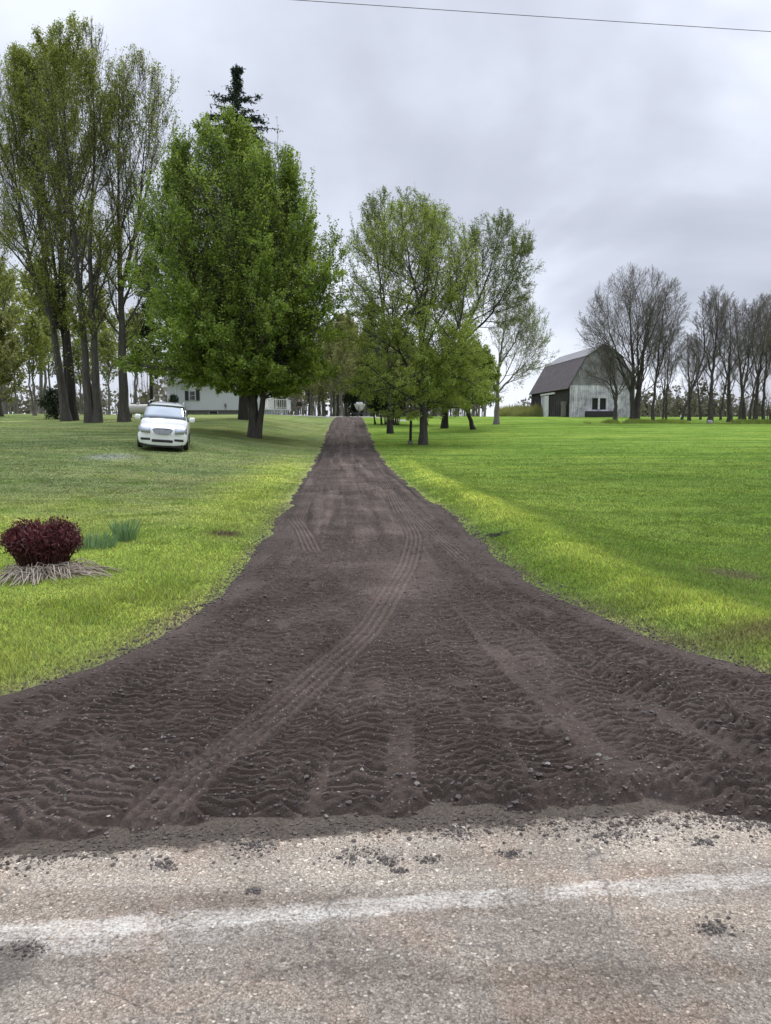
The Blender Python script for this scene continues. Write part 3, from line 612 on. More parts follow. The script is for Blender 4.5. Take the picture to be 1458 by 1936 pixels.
class Tree:
    def __init__(s, seed, env):
        """env: list of (z, radius, cx, cy)"""
        s.r = np.random.default_rng(seed); s.env = np.array([e if len(e) == 4 else (*e, 0, 0) for e in env], float); s.seed = seed; s.lv = []
    def inside(s, p, k=1.0):
        z = p[..., 2]; E_ = s.env
        ra = np.interp(z, E_[:, 0], E_[:, 1], left=0, right=0); cx = np.interp(z, E_[:, 0], E_[:, 2]); cy = np.interp(z, E_[:, 0], E_[:, 3])
        dx, dy = p[..., 0] - cx, p[..., 1] - cy; an = np.arctan2(dy, dx)
        wob = 1 + .22 * (vnoise(an * 1.6 + 9 + s.seed, z * .55, s.seed) - .5) * 2 * .8 + .16 * (vnoise(an * 5 + 3, z * 1.4, s.seed + 3) - .5)
        return np.hypot(dx, dy) < ra * wob * k
    def leaders(s, ctr, n=18, wob=.04, pw=1.35):
        """ctr: list of (polyline [(x,y,z)...], r0, r1)"""
        P_ = np.zeros((len(ctr), n, 3)); R_ = np.zeros((len(ctr), n))
        for i, (pl, r0, r1) in enumerate(ctr):
            pl = np.array(pl, float); d = np.r_[0, np.cumsum(np.linalg.norm(np.diff(pl, axis=0), axis=1))]; t = np.linspace(0, d[-1], n)
            for a in range(3): P_[i, :, a] = np.interp(t, d, pl[:, a])
            P_[i, 1:-1] = .25 * P_[i, :-2] + .5 * P_[i, 1:-1] + .25 * P_[i, 2:]
            P_[i, 1:, :2] += s.r.normal(0, wob, (n - 1, 2))
            u = t / d[-1]; R_[i] = r1 + (r0 - r1) * (1 - u) ** pw
            if pl[0][2] < .5: R_[i] *= 1 + .38 * np.exp(-t / (r0 * 1.6)) 
        s.lv.append((P_, R_)); return s
    def branch(s, lev, per, a0, a1, t0=.25, t1=1., n=7, mode='env', ratio=.5, k=1.0, wander=.10, up=.06, thick=.55, rmin=.006, grav=0, lmax=99, minz=0):
        P0, R0 = s.lv[lev]; N_, m, _ = P0.shape; r = s.r
        q = np.sort(t0 + (t1 - t0) * (np.arange(per) + r.random((N_, per))) / per, 1)
        f = q * (m - 1); i = np.minimum(f.astype(int), m - 2); fr = (f - i)[..., None]; rows = np.arange(N_)[:, None]
        a, b = P0[rows, i], P0[rows, i + 1]; st = a + (b - a) * fr; tg = nrm(b - a); rr = R0[rows, i] * (1 - fr[..., 0]) + R0[rows, i + 1] * fr[..., 0]
        st = st.reshape(-1, 3); tg = tg.reshape(-1, 3); rr = rr.ravel(); qq = q.ravel()
        az = (np.arange(len(st)) * 2.39996 + r.normal(0, .5, len(st)))
        ref = np.where(np.abs(tg[:, 2:3]) < .9, np.array([0, 0, 1.]), np.array([1., 0, 0])); u = nrm(np.cross(tg, ref)); v = np.cross(tg, u)
        perp = u * np.cos(az)[:, None] + v * np.sin(az)[:, None]
        ang = R(a0) + (R(a1) - R(a0)) * qq + r.normal(0, .12, len(st))
        d = nrm(tg * np.cos(ang)[:, None] + perp * np.sin(ang)[:, None])
        if mode == 'env':
            L_ = np.full(len(st), .0); alive = s.inside(st, k) | True; step = .25
            for j in range(1, 60):
                p = st + (d + np.array([0, 0, up * j * step * .12])) * (j * step); ins = s.inside(p, k); L_ = np.where(ins, j * step, L_)
            L_ = np.minimum(L_ * r.uniform(.72, 1.12, len(st)), lmax)
        else:
            par = np.linalg.norm(np.diff(P0, axis=1), axis=2).sum(1); L_ = np.repeat(par, per) * ratio * (1 - .55 * qq) * r.uniform(.6, 1.25, len(st)); L_ = np.minimum(L_, lmax)
            for _ in range(4):
                bad = ~s.inside(st + d * L_[:, None], k * 1.04) & (r.random(len(L_)) < .85); L_ = np.where(bad, L_ * .68, L_)
        ok = (L_ > .12) & (st[:, 2] > minz); st, d, L_, rr = st[ok], d[ok], L_[ok], rr[ok]
        r0 = np.maximum(np.minimum(rr * thick, L_ * .017 + rmin), rmin)
        s.lv.append(grow(r, st, d, L_, r0, np.maximum(r0 * .3, rmin * .6), n, wander, up, grav)); return s
    def shoots(s, lev, per, l0, l1, t0=.3, out=.35, rmin=.007, n=4, wander=.05, k=1.12, up=.05):
        """straight young shoots standing up from a level's branches"""
        P0, R0 = s.lv[lev]; N_, m, _ = P0.shape; r = s.r
        q = t0 + (1 - t0) * r.random((N_, per)); f = q * (m - 1); i = np.minimum(f.astype(int), m - 2); fr = (f - i)[..., None]; rows = np.arange(N_)[:, None]
        a, b = P0[rows, i], P0[rows, i + 1]; st = (a + (b - a) * fr).reshape(-1, 3); tg = nrm(b - a).reshape(-1, 3)
        d = nrm(tg * out + np.array([0, 0, 1.]) + r.normal(0, .16, st.shape)); L_ = r.uniform(l0, l1, len(st))
        ok = s.inside(st + d * L_[:, None], k); st, d, L_ = st[ok], d[ok], L_[ok]
        s.lv.append(grow(r, st, d, L_, np.full(len(st), rmin * 1.2), np.full(len(st), rmin * .6), n, wander, up)); return s
    def leaves(s, lev, per, size, aspect=.6, keep=None, spread_=.06, droop=0., t0=.1):
        P0, _ = s.lv[lev]; N_, m, _ = P0.shape; r = s.r
        q = t0 + (1 - t0) * r.random((N_, per)); f = q * (m - 1); i = np.minimum(f.astype(int), m - 2); fr = (f - i)[..., None]; rows = np.arange(N_)[:, None]
        p = (P0[rows, i] * (1 - fr) + P0[rows, i + 1] * fr).reshape(-1, 3)
        if keep is not None: p = p[r.random(len(p)) < keep(p)]
        n = len(p); p = p + r.normal(0, spread_, (n, 3))
        nr = nrm(r.normal(0, 1, (n, 3)) + np.array([0, 0, .5])); a = nrm(np.cross(nr, nrm(r.normal(0, 1, (n, 3))))); a = nrm(a - np.array([0, 0, droop])); b = nrm(np.cross(nr, a))
        sz = (size * r.uniform(.6, 1.3, n))[:, None]
        v = np.stack([p, p + a * sz * .5 + b * sz * aspect * .5 + nr * sz * .08, p + a * sz, p + a * sz * .5 - b * sz * aspect * .5 + nr * sz * .08], 1)
        c = np.repeat(np.clip(r.random(n) , 0, 1), 4)
        if not hasattr(s, 'L'): s.L = []
        s.L.append((v.reshape(-1, 3), c)); return s
    def make(s, name, label, cat, loc, bark, leafm=None, group=None, split=2, ks=(10, 6, 4, 3, 3, 3, 5, 4, 3, 3), rz=0, fol='foliage', twigm=None, bname='trunk'):
        rt = thing(name, loc, label, cat, group, rz)
        g = [(P_, R_, ks[i]) for i, (P_, R_) in enumerate(s.lv)]
        v, f = tubes(g[:split]); link(bname, mesh_np(bname, v, f, 4, bark, True), rt)
        if len(g) > split:
            v, f = tubes(g[split:]); link('twigs', mesh_np('twigs', v, f, 4, twigm or bark, False), rt)
        if leafm is not None and hasattr(s, 'L'):
            v = np.concatenate([a for a, _ in s.L]); c = np.concatenate([b for _, b in s.L])
            link(fol, mesh_np(fol, v, np.arange(len(v)).reshape(-1, 4), 4, leafm, False, cols=np.repeat(c[:, None], 3, 1)), rt)
        return rt
def gpos(px, D, dz=-.05):
    x, y = at(px, D); return (x, y, Tz(x, y) + dz)
def m_per(D): return D / F      # metres per picture pixel at a distance

# --- big maple left of the drive
D = 45.; q = m_per(D)
def zpx(py, D, base): return (base - py) * D / F
t = Tree(11, [(2.5, 1.0, .6, 0), (3.0, 4.4, -.3, 0), (4.2, 6.6, -.8, 0), (6, 7.3, -.9, 0), (8, 7.1, -1.0, 0), (10.5, 6.5, -1.1, 0), (13, 5.5, -1.0, 0), (15.5, 4.0, -1.1, 0), (17.5, 2.2, -1.2, 0), (19.0, .8, -1.2, 0), (19.6, .2, -1.2, 0)])
t.leaders([([(0, 0, 0), (.05, 0, 1.5), (-.15, .1, 3), (-.6, .2, 8), (-.9, 0, 13), (-.9, 0, 18.2)], .30, .03),
           ([(.25, -.1, 0), (.42, -.1, 1.5), (.75, -.2, 3), (1.5, -.6, 7), (2.2, -.6, 11), (2.2, -.4, 15)], .19, .03),
           ([(-.1, .1, 1.8), (-.6, -.4, 3), (-2.2, -1.2, 6.5), (-3.2, -1.4, 10), (-3.6, -1.0, 15.5)], .17, .03),
           ([(0, .1, 2.0), (.2, .9, 3.5), (.1, 2.0, 8), (-.6, 2.2, 14)], .16, .03)], wob=.05)
t.branch(0, 38, 76, 24, .12, 1., 8, 'env', up=.08, wander=.07, thick=.5)
t.branch(1, 16, 52, 34, .15, 1., 6, 'ratio', .42, up=.10, wander=.10, rmin=.008)
t.branch(2, 7, 50, 30, .1, 1., 4, 'ratio', .5, up=.12, rmin=.006, lmax=1.1)
t.shoots(1, 8, 1.0, 2.5, .5, out=.25, k=1.32, wander=.02); t.shoots(0, 50, 1.2, 3.0, .6, out=.2, k=1.35, wander=.02)
air = lambda p: np.clip(1.08 - .76 * smooth((p[:, 2] - 6.5) / 8), .2, 1) * (.45 + .75 * smooth((fbm(p[:, 0] / 1.1, p[:, 2] / 1.1 + p[:, 1], 12, 2) - .38) / .15))
t.leaves(3, 20, .12, .72, air, spread_=.07).leaves(2, 8, .12, .72, air).leaves(4, 46, .13, .7, lambda p: .5 + .5 * air(p), .06).leaves(5, 46, .15, .7, None, .06)
t.branch(0, 12, 90, 76, .14, .30, 8, 'env', up=.0, wander=.06, thick=.4); t.branch(6, 14, 60, 40, .15, 1., 6, 'ratio', .34, up=.03, rmin=.008); t.branch(7, 7, 50, 30, .1, 1., 4, 'ratio', .5, up=.04, rmin=.006, lmax=1.0)
t.leaves(8, 14, .15, .72, spread_=.06)
# bright upright shoots at the outline
t.make('maple_tree', 'broad dense bright green maple with a forked trunk, beside the white minivan', 'maple tree', gpos(480, D), M['bark'], M['maple']).scale = (1, 1, .955)

# --- front tree right of the drive
t = Tree(23, [(1.5, 1.2, .2, 0), (2.0, 3.6, -.4, 0), (3.4, 4.9, -.2, 0), (5.5, 5.0, -.2, 0), (7.8, 4.2, -.3, 0), (10, 4.2, -.7, 0), (12.3, 3.9, -.8, 0), (13.9, 2.8, -.9, 0), (15.2, 1.0, -.8, 0)])
t.leaders([([(0, 0, 0), (.0, 0, 1.6), (0, 0, 3.0), (-.15, 0, 6), (-.2, .1, 8.6), (-.9, .1, 11.5), (-1.3, 0, 14.4)], .25, .02),
           ([(-.15, 0, 7.4), (.1, -.2, 9.6), (.35, -.3, 12), (.5, -.2, 14.2)], .10, .02),
           ([(.1, 0, 3.2), (.8, -.2, 4.8), (1.6, -.3, 6.2), (2.3, -.3, 9), (2.6, 0, 11)], .14, .02),
           ([(-.1, 0, 3.6), (-1.2, .3, 5.5), (-2.3, .4, 9), (-2.8, .3, 12)], .12, .02)], wob=.04)
t.branch(0, 26, 72, 34, .13, 1., 7, 'env', up=.03, wander=.09, thick=.45)
t.branch(1, 13, 52, 38, .15, 1., 6, 'ratio', .45, up=.03, wander=.12, rmin=.006)
t.branch(2, 6, 45, 35, .1, 1., 4, 'ratio', .5, up=.02, rmin=.005, lmax=.9)
t.shoots(1, 7, .5, 1.5, .4, out=.9, rmin=.006, k=1.2)
dn = lambda p: np.clip(1.05 - smooth((p[:, 2] - 6.0) / 2.6) * .80, .1, 1)
t.leaves(3, 11, .13, .45, dn, .05).leaves(2, 5, .13, .45, dn).leaves(4, 20, .14, .4, lambda p: np.clip(dn(p) * 1.6, 0, 1), .04)
t.branch(0, 8, 95, 84, .13, .32, 7, 'env', up=-.01, wander=.08, thick=.4); t.branch(5, 12, 55, 40, .15, 1., 6, 'ratio', .36, up=.0, rmin=.006); t.branch(6, 7, 50, 35, .1, 1., 4, 'ratio', .5, up=0, rmin=.005, lmax=.9)
t.leaves(7, 12, .13, .45, None, .05)
t.make('leafy_tree', 'straight trunked tree with light green leaves, right of the drive next to the wooden post', 'tree', gpos(800, D), M['bark'], M['light']).scale = (1, 1, .92)

# --- taller airy tree behind it (left stem at the drive) and the one to the right
D = 56.
t = Tree(31, [(3, .6, 0, 0), (6, 2.6, -.4, 0), (9, 4.0, .3, 0), (12, 4.4, .4, 0), (15, 4.2, .4, 0), (17, 3.0, .4, 0), (18.3, 1.0, .3, 0)])
t.leaders([([(0, 0, 0), (-.1, 0, 4), (-.4, 0, 8), (-.8, 0, 12), (-1.1, 0, 16.5)], .22, .02), ([(-.2, 0, 6.5), (1.2, 0, 9.5), (2.2, 0, 13), (2.6, 0, 16.8)], .12, .02)], wob=.06)
t.branch(0, 24, 55, 30, .28, 1., 7, 'env', up=.07, wander=.09, thick=.42)
t.branch(1, 12, 45, 30, .15, 1., 6, 'ratio', .45, up=.05, rmin=.006, grav=.05)
t.branch(2, 7, 40, 30, .1, 1., 4, 'ratio', .5, up=.05, rmin=.005, lmax=.9)
t.shoots(1, 8, .6, 1.8, .4, out=1.0, rmin=.006, k=1.2)
t.leaves(3, 6, .14, .34, None, .05).leaves(4, 14, .14, .34, None, .04)
t.make('airy_tree', 'slender dark trunked tree with thin young leaves, behind the light green one by the drive', 'tree', gpos(738, D), M['bark_dark'], M['willow']).scale = (1, 1, .94)
D = 62.
t = Tree(37, [(4.5, .8, 1, 0), (6.5, 2.4, 1.6, 0), (9, 3.6, 3, 0), (12, 4.1, 3.6, 0), (14.8, 3.6, 3.7, 0), (16.8, 1.9, 3.9, 0), (17.8, .7, 4, 0)])
t.leaders([([(0, 0, 0), (0, 0, 3.5), (.5, 0, 6), (2.0, 0, 9), (3.6, 0, 13), (4.4, 0, 16.8)], .26, .02),
           ([(.1, 0, 4.2), (.8, .3, 7.5), (1.6, .4, 11), (1.9, .3, 15)], .14, .02), ([(.9, 0, 6.8), (3.4, -.2, 9), (5.2, -.2, 12), (6.2, 0, 14.5)], .12, .02)], wob=.06)
t.branch(0, 24, 58, 32, .22, 1., 7, 'env', up=.05, wander=.10, thick=.42)
t.branch(1, 12, 45, 32, .15, 1., 6, 'ratio', .45, up=.03, rmin=.006, grav=.06)
t.branch(2, 7, 40, 30, .1, 1., 4, 'ratio', .5, up=.02, rmin=.005, lmax=.9)
t.shoots(1, 8, .6, 1.8, .4, out=1.0, rmin=.006, k=1.2)
t.leaves(3, 6, .14, .34, None, .05).leaves(4, 14, .14, .34, None, .04)
t.make('airy_tree', 'leaning sparse leaved tree, its crown spreading right towards the barn', 'tree', gpos(840, D), M['bark_dark'], M['willow']).scale = (1, 1, .96)
# --- small leaning tree and low neighbour
D = 60.
t = Tree(41, [(1.0, .9, -.6, 0), (1.8, 2.6, -.6, 0), (3.2, 3.0, -.6, 0), (4.8, 2.7, -.5, 0), (6.2, 1.6, -.3, 0), (7, .5, 0, 0)])
t.leaders([([(0, 0, 0), (-.22, 0, .8), (-.5, 0, 1.6), (-.6, 0, 3.5), (-.3, 0, 6.4)], .18, .02), ([(-.45, 0, 1.5), (.4, 0, 3), (1.0, 0, 5)], .10, .02), ([(-.5, 0, 1.7), (-1.4, .1, 3.2), (-2, .1, 4.6)], .10, .02)], wob=.04)
t.branch(0, 22, 65, 35, .15, 1., 6, 'env', up=.04, thick=.5)
t.branch(1, 12, 50, 35, .12, 1., 5, 'ratio', .5, up=.04, rmin=.006)
t.branch(2, 6, 45, 35, .1, 1., 3, 'ratio', .5, rmin=.005, lmax=.8)
t.leaves(3, 11, .14, .6, None, .06)
small = t.make('fruit_tree', 'small light green tree whose dark trunk leans to the left', 'tree', gpos(895, D), M['bark_dark'], M['light'])
c = copy_tree(small); c.location = gpos(806, 68.); c.rotation_euler = (0, R(6), R(70)); c.scale = (.85, .85, .9); c['label'] = 'low light green tree half hidden behind the straight trunk beside the drive'

# --- tall upright trees on the left
def upright(seed, stems, env, keep=1.0, lf=5):
    env = [(e[0], e[1] * 1.22, *e[2:]) for e in env]
    t = Tree(seed, env); t.leaders(stems, 22, .022, 1.6)
    t.branch(0, 30, 48, 20, .20, 1., 8, 'env', up=.08, wander=.07, thick=.40)
    t.branch(1, 12, 38, 24, .15, 1., 6, 'ratio', .40, up=.10, wander=.09, rmin=.010)
    t.branch(2, 6, 35, 25, .1, 1., 4, 'ratio', .5, up=.10, rmin=.008, lmax=1.5); t.shoots(1, 9, 1.0, 2.6, .3, out=.5, rmin=.008, k=1.15)
    pat = lambda p: keep * smooth((fbm(p[:, 0] / 2.0 + seed, p[:, 2] / 2.2 + p[:, 1] / 2.2, seed, 2) - .34) / .22)
    t.leaves(3, int(lf * 2.6), .14, .6, pat, .14); t.leaves(4, lf * 4, .13, .6, lambda p: .35 + .65 * pat(p), .08)
    for m_ in range(len(t.lv[0][0])): pass
    t.leaves(0, 420, .18, .6, lambda p: pat(p) * (p[:, 2] > 4), .38)
    return t
def lower(o, k=.93): o.scale = (1, 1, k); return o
D = 58.
t = upright(51, [([(0, 0, 0), (-.25, 0, 3), (-.8, 0, 9), (-1.4, 0, 17), (-1.8, 0, 27)], .34, .03), ([(-.7, 0, 8), (-2.2, .2, 12), (-3.0, .2, 19), (-3.6, .2, 25)], .2, .03)],
    [(5, .8, -1, 0), (9, 2.6, -2.2, 0), (14, 4.0, -3, 0), (20, 4.4, -3.2, 0), (25, 3.6, -3, 0), (28.5, 1.2, -2.4, 0)])
_ = t.make('tall_tree', 'tall sparse tree whose trunk leans left, leftmost of the tall group', 'tall tree', gpos(128, D), M['bark'], M['young']); lower(_)
t = upright(52, [([(0, 0, 0), (0, 0, 3), (-.3, 0, 12), (-.2, 0, 20), (-.3, 0, 29)], .36, .03), ([(-.3, .2, 2), (-.6, .3, 8), (-1.2, .3, 15), (-1.8, .2, 25)], .25, .03)],
    [(6, 1, -.3, 0), (10, 2.2, -.3, 0), (16, 3.2, -.5, 0), (22, 3.7, -.6, 0), (27, 2.6, -.4, 0), (30.2, .8, -.4, 0)], 1, 6)
_ = t.make('tall_tree', 'tall dark trunked tree between the left leaning one and the twin stemmed one', 'tall tree', gpos(140, D + 1), M['bark_dark'], M['young']); lower(_)
t = upright(53, [([(-.2, 0, 0), (-.35, 0, 4), (-.5, 0, 9), (-.9, 0, 16), (-1.2, 0, 27)], .33, .03), ([(.3, 0, 0), (.35, 0, 5), (.2, 0, 12), (.9, 0, 20), (1.0, 0, 28)], .31, .03)],
    [(6, 1, 0, 0), (10, 2.2, 0, 0), (16, 3.4, .2, 0), (22, 3.8, .2, 0), (26.5, 2.6, .4, 0), (29.2, .8, .4, 0)], 1, 6)
_ = t.make('tall_tree', 'tall tree with two grey stems rising from one flared base', 'tall tree', gpos(178, D - 3), M['bark'], M['young']); lower(_)
t = upright(54, [([(0, 0, 0), (0, 0, 3), (.1, 0, 9), (.1, 0, 16), (.6, 0, 26)], .38, .03), ([(.1, 0, 10), (1.5, 0, 15), (2.4, 0, 23)], .2, .02)],
    [(5, 1.2, 0, 0), (9, 2.4, .2, 0), (15, 3.2, .9, 0), (20, 3.9, 1.6, 0), (24, 3.0, 2, 0), (27.6, .9, 1.8, 0)], .55, 4)
_ = t.make('tall_tree', 'tall half bare tree with a thick straight trunk, just left of the white minivan', 'tall tree', gpos(237, D - 2), M['bark'], M['young']); lower(_)
t = upright(55, [([(0, 0, 0), (-.2, 0, 6), (-.6, 0, 13), (-.9, 0, 23)], .30, .02), ([(-.2, 0, 5), (-2, 0, 11), (-3.2, 0, 20)], .18, .02)],
    [(4, 1.6, -1, 0), (8, 3.4, -1.5, 0), (14, 4.4, -2, 0), (20, 3.8, -2, 0), (24, 1.2, -1.5, 0)], .8, 4)
_ = t.make('tall_tree', 'tall thin leaved tree at the left edge of the picture behind the yellow green one', 'tall tree', gpos(2, D + 10), M['bark'], M['young']); lower(_)

# --- spruce rising behind the maple
def spruce(seed, H_, W_, n=150, base=.12, crown_top=True):
    r = np.random.default_rng(seed); t = Tree(seed, [(0, 1), (1, 1)])
    t.leaders([([(0, 0, 0), (0, 0, H_ * .5), (0, 0, H_)], H_ * .013, .02)], 16, .01)
    h_ = np.sort(H_ * (base + (.985 - base) * r.random(n) ** .9)); an = np.arange(n) * 2.4 + r.normal(0, .3, n)
    L_ = W_ * np.clip((1 - h_ / H_) ** .62, .03, 1) * r.uniform(.65, 1.15, n) * (1 - .45 * ((np.abs(h_ / H_ - .955) < .012)))
    L_ = np.where((h_ > H_ * .82) & (h_ < H_ * .91), np.maximum(L_, 1.3) * r.uniform(.7, 1.7, n), np.where(h_ >= H_ * .91, r.uniform(.2, .55, n), L_))
    d = np.stack([np.cos(an), np.sin(an), np.full(n, .05)], -1)
    t.lv.append(grow(r, np.stack([0 * h_, 0 * h_, h_], -1), nrm(d), L_, .02 + L_ * .015, np.full(n, .008), 7, .03, .02, .10))
    t.branch(1, 14, 60, 45, .12, 1., 4, 'ratio', .3, k=1e9, up=-.06, rmin=.006)
    t.leaves(2, 16, .26, .34, None, .06, .35); t.leaves(1, 36, .28, .34, None, .06, .3)
    P0 = t.lv[0][0]; t.leaves(0, 260, .24, .3, lambda p: (p[:, 2] > H_ * .5) * 1., .10)
    return t
spruce(61, 26.2, 7.0, 260).make('spruce_tree', 'dark spruce whose top rises above the bright green maple', 'spruce tree', gpos(462, 60.), M['bark_dark'], M['needle'], split=1)
s2 = spruce(62, 13.5, 2.6, 110, .30).make('spruce_tree', 'dark narrow spruce standing between the tall trees and the white house', 'spruce tree', gpos(290, 64.), M['bark_dark'], M['needle'], split=1)
c = copy_tree(s2); c.location = gpos(703, 84.); c.scale = (.75, .75, .98); c.rotation_euler = (0, 0, 2); c['label'] = 'thin dark spruce behind the white boat at the end of the drive'

# --- background trees by the end of the drive, pale spring green
def backer(seed, H_, W_, leafm, bark, name, label, loc, lf=4, low=.22, cat='tree', group=None, keep=None):
    t = Tree(seed, [(H_ * low, W_ * .3), (H_ * (low + .15), W_ * .8), (H_ * .6, W_), (H_ * .82, W_ * .75), (H_, W_ * .15)])
    r = t.r; st = []
    for k in range(2): st.append(([(r.uniform(-.15, .15), 0, 0), (r.uniform(-.5, .5), r.uniform(-.4, .4), H_ * .4), (r.uniform(-1, 1) * W_ * .3, r.uniform(-1, 1) * W_ * .3, H_ * .95)], .012 * H_ * (1 - .3 * k) + .03, .02))
    t.leaders(st, 14, .06); t.branch(0, 20, 50, 28, low, 1., 6, 'env', up=.07, thick=.42)
    t.branch(1, 10, 42, 30, .15, 1., 5, 'ratio', .45, up=.06, rmin=.009); t.branch(2, 5, 40, 30, .1, 1., 3, 'ratio', .5, rmin=.008, lmax=1.2)
    t.leaves(3, lf, .26, .6, keep, .08)
    return t.make(name, label, cat, loc, bark, leafm, group)
bk = backer(71, 12, 3.2, M['olive'], M['bark'], 'woodland_tree', 'pale olive tree standing behind the top of the drive', 'tree' and gpos(640, 90.), 4, .2, group='pale spring trees behind the drive')
bk2 = backer(72, 11, 2.8, M['olive'], M['bark_pale'], 'woodland_tree', 'pale olive tree standing behind the top of the drive', gpos(668, 96.), 3, .2, group='pale spring trees behind the drive')
for i, (px, D, s_) in enumerate([(612, 98, 1.0), (655, 104, 1.1), (690, 93, .9), (706, 100, 1.05), (728, 92, .95), (752, 98, .9), (590, 104, .9), (778, 95, .8), (626, 88, .75), (540, 112, .8), (565, 115, .85), (802, 105, .8), (860, 100, .62), (500, 118, .8), (648, 84, .7), (604, 92, .62), (672, 108, .8), (585, 96, .6), (716, 110, .8), (632, 112, .9), (550, 104, .7), (765, 108, .75), (825, 110, .7)]):
    c = copy_tree(bk if i % 2 else bk2); c.location = gpos(px, D); c.rotation_euler = (0, 0, i * 1.7); c.scale = (s_, s_, s_ * (1 + .06 * (i % 3)))
for o_ in list(COL.objects):
    if o_.get('group') == 'pale spring trees behind the drive': pass
# olive green tree at the far left, and thin trees between
o1 = backer(73, 9.6, 3.6, M['olive'], M['bark'], 'spring_tree', 'rounded yellow green tree cut by the left edge of the picture', gpos(-12, 66.), 9, .10)
o2 = backer(74, 9.5, 2.4, M['young'], M['bark_pale'], 'thin_tree', 'thin crooked tree with a pale trunk, between the yellow green tree and the tall group', gpos(68, 72.), 2, .35)
for i, (px, D, s_, lb) in enumerate([(100, 84, 1.1, 'thin tree behind the dark bush at the left'), (158, 86, .9, 'thin tree seen in the gap right of the dark trunked tall tree'), (208, 82, .95, 'thin tree seen in the gap between the twin stemmed tree and the half bare tree'), (34, 88, 1.0, 'thin tree low behind the yellow green tree at the left'), (14, 80, 1.7, 'tall thin pale tree rising behind the yellow green tree at the left edge'), (82, 92, 1.9, 'tall thin pale tree seen left of the leaning tall trunk'), (190, 95, 1.7, 'tall thin pale tree far behind the twin stemmed one'), (262, 90, 1.3, 'thin pale tree behind the minivan and the dark spruce trunk')]):
    c = copy_tree(o2); c.location = gpos(px, D); c.rotation_euler = (0, 0, i * 2 + 1); c.scale = (s_,) * 3; c['label'] = lb

# --- bare trees
def bare(seed, H_, stems, env, n1=16, lv4=True):
    t = Tree(seed, env); t.leaders([(p_, a_ * .85, b_) for p_, a_, b_ in stems], 20, .04, 1.5)
    t.branch(0, n1, 42, 22, .18, 1., 8, 'env', up=.07, wander=.08, thick=.38)
    t.branch(1, 11, 45, 28, .15, 1., 6, 'ratio', .50, up=.07, wander=.13, rmin=.010)
    t.branch(2, 7, 42, 30, .12, 1., 5, 'ratio', .55, up=.05, wander=.14, rmin=.007, lmax=2.6)
    t.branch(3, 4, 40, 30, .1, 1., 3, 'ratio', .6, wander=.12, rmin=.005, lmax=1.2)
    return t
D = 72.
t = bare(81, 13.5, [([(0, 0, 0), (0, 0, 2.5), (.1, 0, 5), (.6, 0, 9), (1.0, 0, 12)], .3, .02), ([(.05, 0, 3), (1.6, 0, 4.6), (3.4, 0, 6.5)], .14, .02), ([(.1, 0, 5.2), (1.5, 0, 7.5), (2.6, 0, 10.6)], .13, .02)],
    [(1.5, 1.2, 1.5, 0), (3, 3.0, 2, 0), (6, 3.7, 1.9, 0), (9.5, 3.2, 1.7, 0), (12, 1.8, 1.2, 0), (13.4, .4, 1, 0)])
t.leaves(4, 1, .12, .6, None, .03)
t.make('budding_tree', 'nearly bare pale tree with fine twigs, between the leafy trees and the barn', 'tree', gpos(938, D), M['bark_pale'], M['light'], twigm=M['twig_pale'])
D = 76.
t = bare(82, 15.8, [([(0, 0, 0), (-.1, 0, 3), (-.2, 0, 6.5), (-.6, 0, 11), (-.6, 0, 15)], .34, .02), ([(.3, 0, 0), (.45, 0, 3.5), (.7, 0, 6.5), (1.6, 0, 11), (2.0, 0, 14.6)], .32, .02), ([(0, 0, 2.8), (-1.2, 0, 5.5), (-2.6, 0, 9.5), (-2.9, 0, 13)], .15, .02), ([(-.1, 0, 5), (-2.6, .1, 7.5), (-4.4, .1, 9.6)], .12, .02), ([(.4, 0, 3.5), (.6, .8, 7), (.5, 1.5, 12.5)], .14, .02)],
    [(2, .8), (4.5, 3.4, -.8, 0), (8, 5.2, -1.0, 0), (11, 5.4, -.8, 0), (14, 3.9, -.2, 0), (16.2, 1.2, 0, 0)], 15)
t.make('bare_tree', 'widest bare tree, twin thick trunks in front of the barn\'s right end', 'bare tree', gpos(1194, D), M['bark'], None, twigm=M['twig']).scale = (1, 1, .95)
t = bare(83, 9, [([(0, 0, 0), (0, 0, 2), (0, 0, 3.2), (-.5, 0, 5), (-1.2, 0, 7.5)], .27, .02), ([(0, 0, 2.4), (.6, 0, 3.4), (1.2, 0, 4.6)], .10, .02), ([(0, 0, 2.6), (-.9, 0, 4), (-2.4, 0, 4.6)], .10, .02)],
    [(1.8, .8), (3, 2.6, -.8, 0), (5, 3.0, -.8, 0), (7, 2.0, -.8, 0), (8.6, .5, -1, 0)], 12)
t.make('bare_tree', 'short thick bare tree in front of the pale barn gable', 'bare tree', gpos(1162, D - 1), M['bark'], None, twigm=M['twig'])
tA = bare(84, 14, [([(0, 0, 0), (.05, 0, 3), (.3, 0, 7), (.9, 0, 13.2)], .2, .02), ([(.1, 0, 4), (1.0, 0, 7.5), (2.2, 0, 11.5)], .10, .02)],
    [(3, .8, .3, 0), (6, 1.9, .6, 0), (9, 2.6, .9, 0), (12, 2.0, 1.1, 0), (14, .5, 1, 0)], 16).make('bare_tree', 'slim bare tree right of the widest one', 'bare tree', gpos(1233, D), M['bark'], None, twigm=M['twig'])
tB = bare(85, 13.6, [([(0, 0, 0), (0, 0, 3.5), (.2, 0, 7), (.3, 0, 12.6)], .30, .02), ([(.05, 0, 4.5), (-.9, 0, 7.5), (-1.2, 0, 11.6)], .12, .02)],
    [(2.5, .8), (5, 2.4), (8, 2.9), (11, 2.3), (13.5, .6)], 18).make('bare_tree', 'straight bare tree with a thick dark trunk, standing apart in the middle of the row', 'bare tree', gpos(1340, D), M['bark'], None, twigm=M['twig'])
